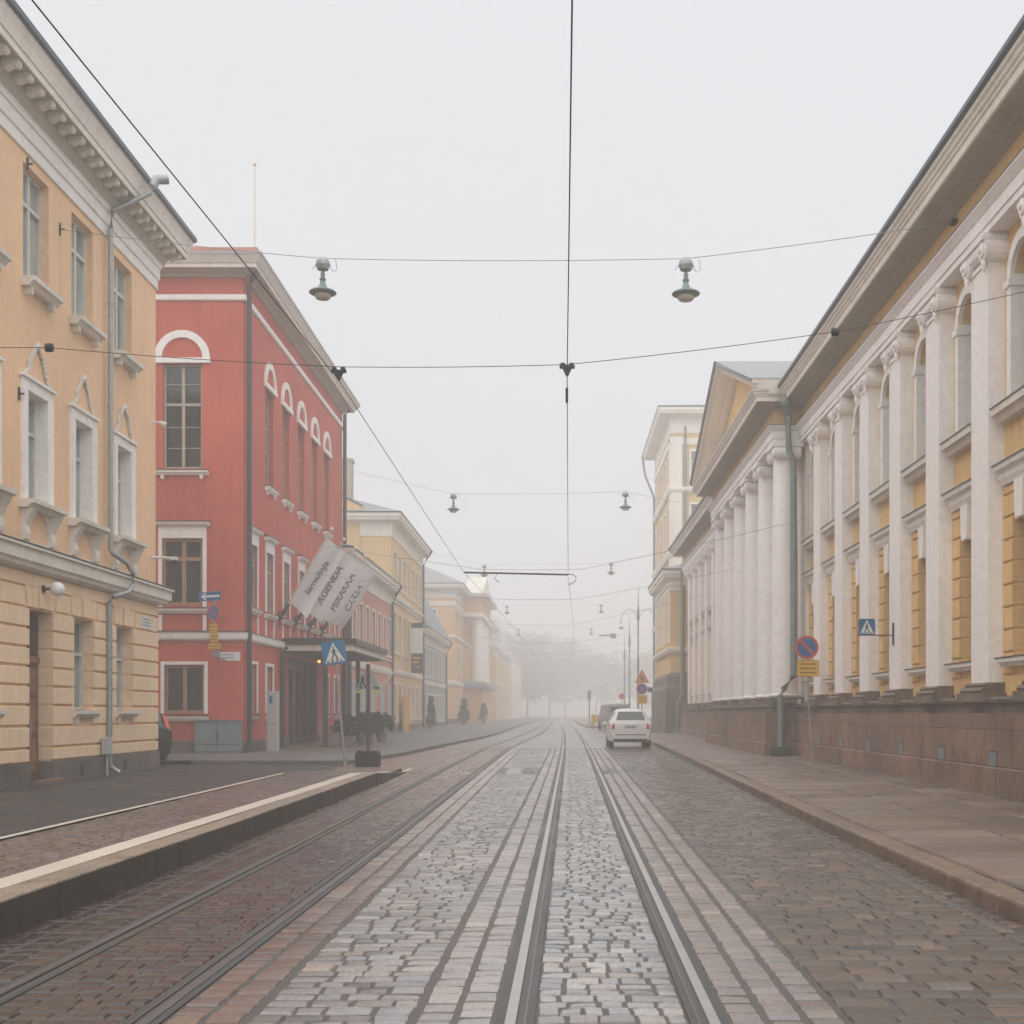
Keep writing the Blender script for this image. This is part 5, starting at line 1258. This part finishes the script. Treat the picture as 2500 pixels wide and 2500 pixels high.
span([(-11,16.3,6.55),(-6.39,15.4,6.18),(-2.78,15.4,ZC+.14),(.10,15.3,ZC+.14),(3.66,15.8,6.52),(7.6,15.4,7.3)], 'wire across the street holding both contact wires, with two black insulators', 0.005, 'wire', ins=[(-6.39,15.4,6.18),(3.55,15.8,6.50)])
t = thing('feeder_cable', 'thick feeder cable with a loop at its right end between the two contact wires', 'overhead wire', (-2.9,38,5.9))
q = MB(); yy = 38.0; q.tube([(-2.95,yy,5.95),(-2,yy,5.93),(-1,yy,5.91),(.28,yy,5.88)], .028, 8); q.tube([(.15,yy,5.89),(.42,yy,5.89),(.53,yy,5.80),(.50,yy,5.68),(.38,yy,5.60),(.28,yy,5.58)], .014, 6); q.tube([(-1.9,yy,5.93),(-2.0,yy,5.75),(-1.85,yy,5.65)], .012, 6); link('cable', q, M['wire'], t)
k = 0
for yy, zl, zr in ((38.0,7.4,7.6),(48,7.3,7.4),(62,7.6,7.6),(78,7.4,7.6),(92,7.6,7.8),(106,7.4,7.6),(122,7.4,7.8),(140,7.4,7.6)):
    k += 1
    xl_ = -11 if not 119 < yy < 133 else -12
    span([(xl_,yy,zl),(-2.4,yy,6.05),(.7,yy,6.05),(7.6 if yy < 75 else 9.5,yy,zr)], f'thin cross wire over the street, number {k} of the hazy ones' if False else ['first thin hazy cross wire, at the feeder cable','thin cross wire just beyond the feeder cable','thin cross wire over the parked white car','hazy cross wire before the corner house','hazy cross wire at the tall building','faint cross wire beyond the tall building','very faint cross wire over the junction','faintest cross wire of all, deep in the fog'][k-1], .0065)

# ================================================================== CARS
def car(name, label, loc, rot, prof, paint, tailm='tail', group=None, plate=True, front=False):
    """built along +Y (front at +Y) round the origin; prof: stations (y, half width at sill, at belt, at roof, z sill, z belt, z roof)"""
    t = thing(name, label, 'car', (0,0,0), group)
    q = MB(); n = 0; ring = []
    for (y,ws,wb,wr,zs,zb,zr) in prof:
        pts = [(0,zs),(ws*.9,zs),(ws,zs+.06),(wb*1.0,(zs+zb)/2),(wb,zb-.04),(wb-.03,zb),(wr+.02,zr-.10 if zr-zb > .12 else zb+(zr-zb)*.5),(wr-.06,zr-.03 if zr-zb>.12 else zr-.01),(wr*.55,zr),(0,zr+.012)]
        full = pts+[(-a,b) for a,b in pts[-2:0:-1]]
        ring.append([(a,y,b) for a,b in full])
    m_ = len(ring[0]); V = [p for r_ in ring for p in r_]
    Fs = [(i*m_+j, i*m_+(j+1)%m_, (i+1)*m_+(j+1)%m_, (i+1)*m_+j) for i in range(len(ring)-1) for j in range(m_)]+[tuple(range(m_)), tuple(range((len(ring)-1)*m_, len(ring)*m_))]
    q.add(V, Fs); body = link('body', q, M[paint], t, smooth=True, bevel=.02)
    return t, body
def wheel(parent, x, y, r=.32, w_=.2):
    q = MB(); Mx = Matrix.Rotation(PI/2, 3, 'Y')
    q.lathe((x,y,r), [(r*.62,-w_/2),(r*.93,-w_/2),(r,-w_*.35),(r,w_*.35),(r*.93,w_/2),(r*.62,w_/2)], 24, M=Mx); a = link('wheel', q, M['black'], parent, smooth=True)
    q = MB(); q.lathe((x,y,r), [(r*.60,-w_/2+.01),(r*.2,-w_/2+.03),(r*.2,w_/2-.03),(r*.60,w_/2-.01)], 16, M=Mx); link('rim', q, M['zinc'], a)
# station list of the rounded white hatchback, rear (y<0) towards the camera
prof = [(-2.07,.55,.62,.40,.42,.80,.84),(-2.05,.76,.82,.60,.30,.98,1.04),(-1.95,.82,.87,.60,.26,1.10,1.20),(-1.80,.83,.885,.585,.24,1.12,1.44),(-1.62,.84,.89,.575,.24,1.10,1.585),(-1.35,.84,.89,.585,.24,1.06,1.64),(-.6,.85,.89,.60,.22,1.0,1.66),(.3,.85,.89,.61,.22,.96,1.62),(.75,.85,.89,.62,.22,.94,1.50),(1.20,.85,.885,.66,.22,.93,1.04),(1.7,.82,.86,.62,.24,.86,.90),(2.0,.74,.78,.5,.28,.74,.76),(2.08,.6,.62,.4,.34,.6,.62)]
t, body = car('parked_car', 'white rounded hatchback parked at the right kerb, seen from behind', (0,0,0), 0, prof, 'carwhite')
fb = Fc((0,-1.80,0),(1,0,0),(0,-1,0))
q = MB()   # rear window follows the tailgate slope
q.hexa([(-.60,-1.99,1.19),(.60,-1.99,1.19),(.60,-1.80,1.19),(-.60,-1.80,1.19),(-.50,-1.76,1.53),(.50,-1.76,1.53),(.50,-1.6,1.53),(-.50,-1.6,1.53)])
link('rear_window', q, M['carglass'], body, bevel=.02)
for s_ in (-1,1):
    q = MB(); q.hexa([(s_*.84,-1.3,1.08),(s_*.86,.75,1.0),(s_*.78,.75,1.0),(s_*.76,-1.3,1.08),(s_*.66,-1.25,1.50),(s_*.67,.45,1.50),(s_*.58,.45,1.50),(s_*.56,-1.25,1.50)]); link('side_window', q, M['carglass'], body)
    q = MB(); q.hexa([(s_*.66,-2.10,.80),(s_*.80,-2.06,.80),(s_*.80,-1.9,.80),(s_*.66,-1.9,.80),(s_*.67,-2.07,1.03),(s_*.76,-2.05,1.03),(s_*.76,-1.85,1.03),(s_*.67,-1.85,1.03)]); link('tail_light', q, M['tail'], body, bevel=.01)
    q = MB(); q.cbox((s_*.98,.55,1.02), (.20,.12,.16)); q.cbox((s_*.90,.55,.98), (.12,.05,.05)); link('mirror', q, M['carwhite' if s_ < 0 else 'carwhite'], body, bevel=.03)
    for yy in (-1.32,1.30): wheel(t, s_*.78, yy, .32)
    q = MB(); q.arc(Fc((s_*.86,-1.32,0),(0,1,0),(s_,0,0)), 0, .32, .36, .42, -.06, .035, 0, PI, 14); link('wheel_arch', q, M['carwhite'], body)
q = MB(); q.box(Fc((0,-2.045,0),(1,0,0),(0,-1,0)), -.70, .70, .27, .40, -.2, .035); q.box(Fc((0,-2.045,0),(1,0,0),(0,-1,0)), -.62, .62, .55, .585, -.05, .04); link('lower_bumper', q, M['black'], body, bevel=.015)
q = MB(); q.box(Fc((0,-2.05,0),(1,0,0),(0,-1,0)), -.26, .26, .82, .93, -.02, .035); pl_ = link('number_plate', q, M['plate'], body)
tm = text_mb('FIK-582', .10, lambda x,y_,k: (x, -2.064, .82+y_)); 
q = MB(); q.box(Fc((0,-2.05,0),(1,0,0),(0,-1,0)), -.30, .30, .945, .985, -.05, .045); link('handle_bar', q, M['plate'], body)
q = MB(); q.box(Fc((0,-2.05,0),(1,0,0),(0,-1,0)), -.20, .20, .85, .90, .036, .04); link('plate_digits', q, M['signgrey'], pl_)
q = MB(); q.tube([(0,-1.55,1.64),(0,-1.75,1.86)], .008, 5); link('aerial', q, M['black'], body)
t.location = GT(2.98, 53.2)
# dark car tail peeping out of the side street
prof2 = [(-2.25,.6,.66,.45,.40,.85,.88),(-2.2,.80,.86,.66,.30,1.0,1.10),(-2.1,.86,.91,.72,.26,1.02,1.22),(-1.85,.88,.93,.74,.24,1.03,1.50),(-1.65,.88,.93,.74,.24,1.03,1.58),(-1.0,.88,.93,.74,.24,1.0,1.62),(.4,.88,.93,.74,.24,.98,1.60),(.9,.88,.93,.72,.24,.97,1.45),(1.5,.88,.92,.70,.24,.96,1.02),(2.1,.84,.88,.6,.26,.86,.90),(2.3,.66,.7,.4,.36,.66,.70)]
t, body = car('parked_car', 'black car with tall orange-red tail lamp, half hidden behind the orange building corner', (0,0,0), 0, prof2, 'carblack')
for s_ in (-1,1):
    q = MB(); q.hexa([(s_*.74,-2.24,.86),(s_*.90,-2.16,.86),(s_*.94,-1.95,.86),(s_*.75,-1.95,.86),(s_*.66,-2.0,1.44),(s_*.77,-1.92,1.44),(s_*.80,-1.78,1.44),(s_*.66,-1.78,1.44)]); link('tail_light', q, M['tailorange'], body, bevel=.01)
    q = MB(); q.hexa([(s_*.90,-1.5,1.06),(s_*.90,.9,1.06),(s_*.82,.9,1.06),(s_*.82,-1.5,1.06),(s_*.79,-1.4,1.48),(s_*.79,.6,1.48),(s_*.70,.6,1.48),(s_*.70,-1.4,1.48)]); link('side_window', q, M['carglass'], body)
    for yy in (-1.4,1.4): wheel(t, s_*.82, yy, .33)
q = MB(); q.hexa([(-.62,-2.16,1.1),(.62,-2.16,1.1),(.62,-2.05,1.1),(-.62,-2.05,1.1),(-.60,-1.86,1.5),(.60,-1.86,1.5),(.60,-1.75,1.5),(-.60,-1.75,1.5)]); link('rear_window', q, M['carglass'], body)
q = MB(); q.box(Fc((0,-2.26,0),(1,0,0),(0,-1,0)), -.26, .26, .70, .82, -.02, .01); link('number_plate', q, M['plate'], body)
t.location = (-13.5, 37.6, g(37)+.01); t.rotation_euler = (0,0,R(38))
# van and car beyond
t, body = car('parked_van', 'hazy grey van beyond the white car, at the junction', (0,0,0), 0, [(-2.3,.8,.85,.75,.4,1.1,1.95),(-2.2,.9,.95,.82,.3,1.15,2.05),(1.0,.9,.95,.82,.3,1.15,2.05),(1.6,.9,.95,.8,.3,1.15,1.6),(2.3,.85,.9,.7,.35,1.0,1.1)], 'cargrey')
q = MB(); q.box(Fc((0,-2.30,0),(1,0,0),(0,-1,0)), -.62, .62, 1.25, 1.75, -.05, .03); link('rear_window', q, M['carglass'], body)
for s_ in (-1,1):
    for yy in (-1.5,1.5): wheel(t, s_*.85, yy, .34)
t.location = GT(4.35, 98); t.rotation_euler = (0,0,R(8))
t2, body = car('parked_car', 'white car just showing between the white hatchback and the corner house', (0,0,0), 0, prof, 'carwhite')
for s_ in (-1,1):
    for yy in (-1.32,1.30): wheel(t2, s_*.78, yy, .32)
q = MB(); q.hexa([(-.60,-1.99,1.19),(.60,-1.99,1.19),(.60,-1.80,1.19),(-.60,-1.80,1.19),(-.50,-1.76,1.53),(.50,-1.76,1.53),(.50,-1.6,1.53),(-.50,-1.6,1.53)]); link('rear_window', q, M['carglass'], body)
t2.location = GT(6.75, 90.5); t2.rotation_euler = (0,0,R(15))
# yellow barrier beyond junction
t = thing('barrier', 'faint yellow and white roadworks barrier beyond the junction', 'barrier', GT(3.6,112,.14))
q = MB(); q.box(FN(112), 2.95, 3.25, g(112)+.15, g(112)+1.2, -.05, .05); q.box(FN(112), 3.25, 4.3, g(112)+.5, g(112)+1.1, -.03, .03); link('board', q, M['signyellow'], t)
t = thing('traffic_light', 'faint traffic signal post in the fog beyond the junction', 'traffic light', GT(2.9,114,.14))
q = MB(); q.tube([(2.8,114,g(114)+.1),(2.8,114,3.0)], .06, 8); link('post', q, M['zinc'], t); q = MB(); q.cbox((2.8,114,3.3), (.32,.25,.8)); link('head', q, M['signgrey'], t, bevel=.03)
t = thing('overhead_signal', 'small dark signal box hung on a wire over the far junction', 'signal', (4.6,105,8.2))
q = MB(); q.cbox((4.62,105,8.2), (.5,.3,.4)); q.tube([(3.4,105,8.22),(4.5,105,8.28)], .08, 6); link('body', q, M['zinc'], t, bevel=.03)

# ================================================================== PLANTS
def leaf_crown(mb, c, rad, n, size, rnd, shape='ball', clumps=14):
    cl = []
    for _ in range(clumps):
        while True:
            p = Vector((rnd.uniform(-1,1), rnd.uniform(-1,1), rnd.uniform(-1,1)))
            if p.length < 1: break
        if shape == 'cone':
            h = rnd.random(); r_ = (1-h)*.9; a = rnd.uniform(0,2*PI); p = Vector((r_*math.cos(a), r_*math.sin(a), h*2-1))
        cl.append((Vector((p.x*rad[0],p.y*rad[1],p.z*rad[2])), rnd.uniform(.22,.42)))
    for _ in range(n):
        b, s_ = rnd.choice(cl); d = Vector((rnd.gauss(0,1),rnd.gauss(0,1),rnd.gauss(0,1))).normalized()*(rnd.random()**.5)
        p = Vector(c)+b+Vector((d.x*rad[0],d.y*rad[1],d.z*rad[2]*(.4 if shape == 'cone' else 1)))*s_*(1.3 if shape == 'cone' else 1)
        a = Vector((rnd.gauss(0,1),rnd.gauss(0,1),rnd.gauss(0,.6))).normalized(); e = a.cross(Vector((rnd.gauss(0,1),rnd.gauss(0,1),1))).normalized()
        k = size*rnd.uniform(.6,1.3); mb.quad(p-a*k, p-e*k*.5, p+a*k, p+e*k*.5)
def potted(x, y, z0, h, r_, label, seed, shape='ball'):
    rnd = random.Random(seed); t = thing('potted_shrub', label, 'potted plant', (x,y,z0), 'potted evergreens by the doorways')
    q = MB(); q.lathe((x,y,z0), [(.20,0),(.26,.38),(.29,.42),(.25,.42)], 16); link('pot', q, M['pot'], t, smooth=True)
    q = MB(); q.tube([(x,y,z0+.35),(x,y,z0+h*.6)], .03, 6); link('stem', q, M['bark'], t)
    q = MB(); leaf_crown(q, (x,y,z0+.42+h/2), (r_,r_,h/2), 2200, .075 if shape == 'ball' else .11, rnd, shape, 26 if shape == 'ball' else 60); link('foliage', q, M['leafdark'], t)
zf = g(52)+.12
potted(-8.55, 49.2, zf, .85, .50, 'bushy dark evergreen in a grey pot at the near canopy post', 3)
potted(-8.3, 52.0, zf, .75, .50, 'low dark evergreen pot before the red building entrance, between the canopy posts', 4)
potted(-8.5, 54.4, zf, 1.0, .62, 'broad dark evergreen pot under the middle of the canopy', 5)
potted(-8.3, 57.4, zf, .95, .5, 'dark evergreen pot at the far end of the canopy', 6)
zf = g(110)+.12
potted(-9.9, 95, zf, 1.9, .35, 'tall narrow evergreen pot by the ochre hoarding', 7, 'cone')
potted(-9.7, 125, zf, 2.2, .6, 'pale cone shrub in the fog by the side street', 8, 'cone')
potted(-8.6, 140, zf, 1.8, .6, 'faint cone shrub before the columned porch', 9, 'cone')
def tree(x, y, H, rad, label, seed):
    rnd = random.Random(seed); t = thing('tree', label, 'tree', (x,y,0), 'trees in the fog at the end of the street')
    q = MB(); q.tube([(x,y,-.2),(x+.2,y,H*.3),(x-.1,y+.2,H*.62)], .38, 8, r1=.15)
    for k in range(6):
        a = rnd.uniform(0,2*PI); z_ = H*rnd.uniform(.3,.55); q.tube([(x+.1,y,z_),(x+math.cos(a)*rad*.4,y+math.sin(a)*rad*.4,z_+H*.15),(x+math.cos(a)*rad*.7,y+math.sin(a)*rad*.7,z_+H*.28)], .13, 6, r1=.04)
    link('trunk', q, M['bark'], t)
    q = MB(); leaf_crown(q, (x,y,H*.62), (rad,rad,H*.38), 5200, .62, rnd, 'ball', 40); link('crown', q, M['leaffar'], t)
for i, (x, y, H, r_, lb) in enumerate(((-9,345,22,9,'ghostly tree rising behind the far left houses, nearest of the foggy trees'),(-3,380,26,11,'tall ghostly tree in the fog above the far tracks'),(-22,360,30,12,'highest ghostly tree over the left roofs'),(12,400,22,11,'faint round tree at the end of the street'),(26,370,20,10,'faint tree right of the street end'),(2,430,26,12,'faintest tree in the middle of the fog'))):
    tree(x, y, H, r_, lb, 20+i)

# ================================================================== HAZE
q = MB(); q.hexa([(-900,-250,-1.6),(1520,-250,-1.6),(1520,1520,-1.6),(-900,1520,-1.6),(-900,-250,30),(1520,-250,30),(1520,1520,30),(-900,1520,30)])
q.v = [(-1520,-250,-1.6),(1520,-250,-1.6),(1520,1520,-1.6),(-1520,1520,-1.6),(-1520,-250,31),(1520,-250,31),(1520,1520,31),(-1520,1520,31)]
hm = bpy.data.materials.new('fog'); hm.use_nodes = True; n = hm.node_tree.nodes; n.clear()
oo = n.new("ShaderNodeOutputMaterial"); pv = n.new("ShaderNodeVolumePrincipled")
pv.inputs["Color"].default_value = (0.998,0.998,0.998,1); pv.inputs["Density"].default_value = 0.0050; pv.inputs["Anisotropy"].default_value = 0.0
hm.node_tree.links.new(pv.outputs[0], oo.inputs["Volume"])
h = link('haze', q, hm); h['kind'] = 'stuff'; h['label'] = 'pale fog filling the whole street'; h['category'] = 'fog'
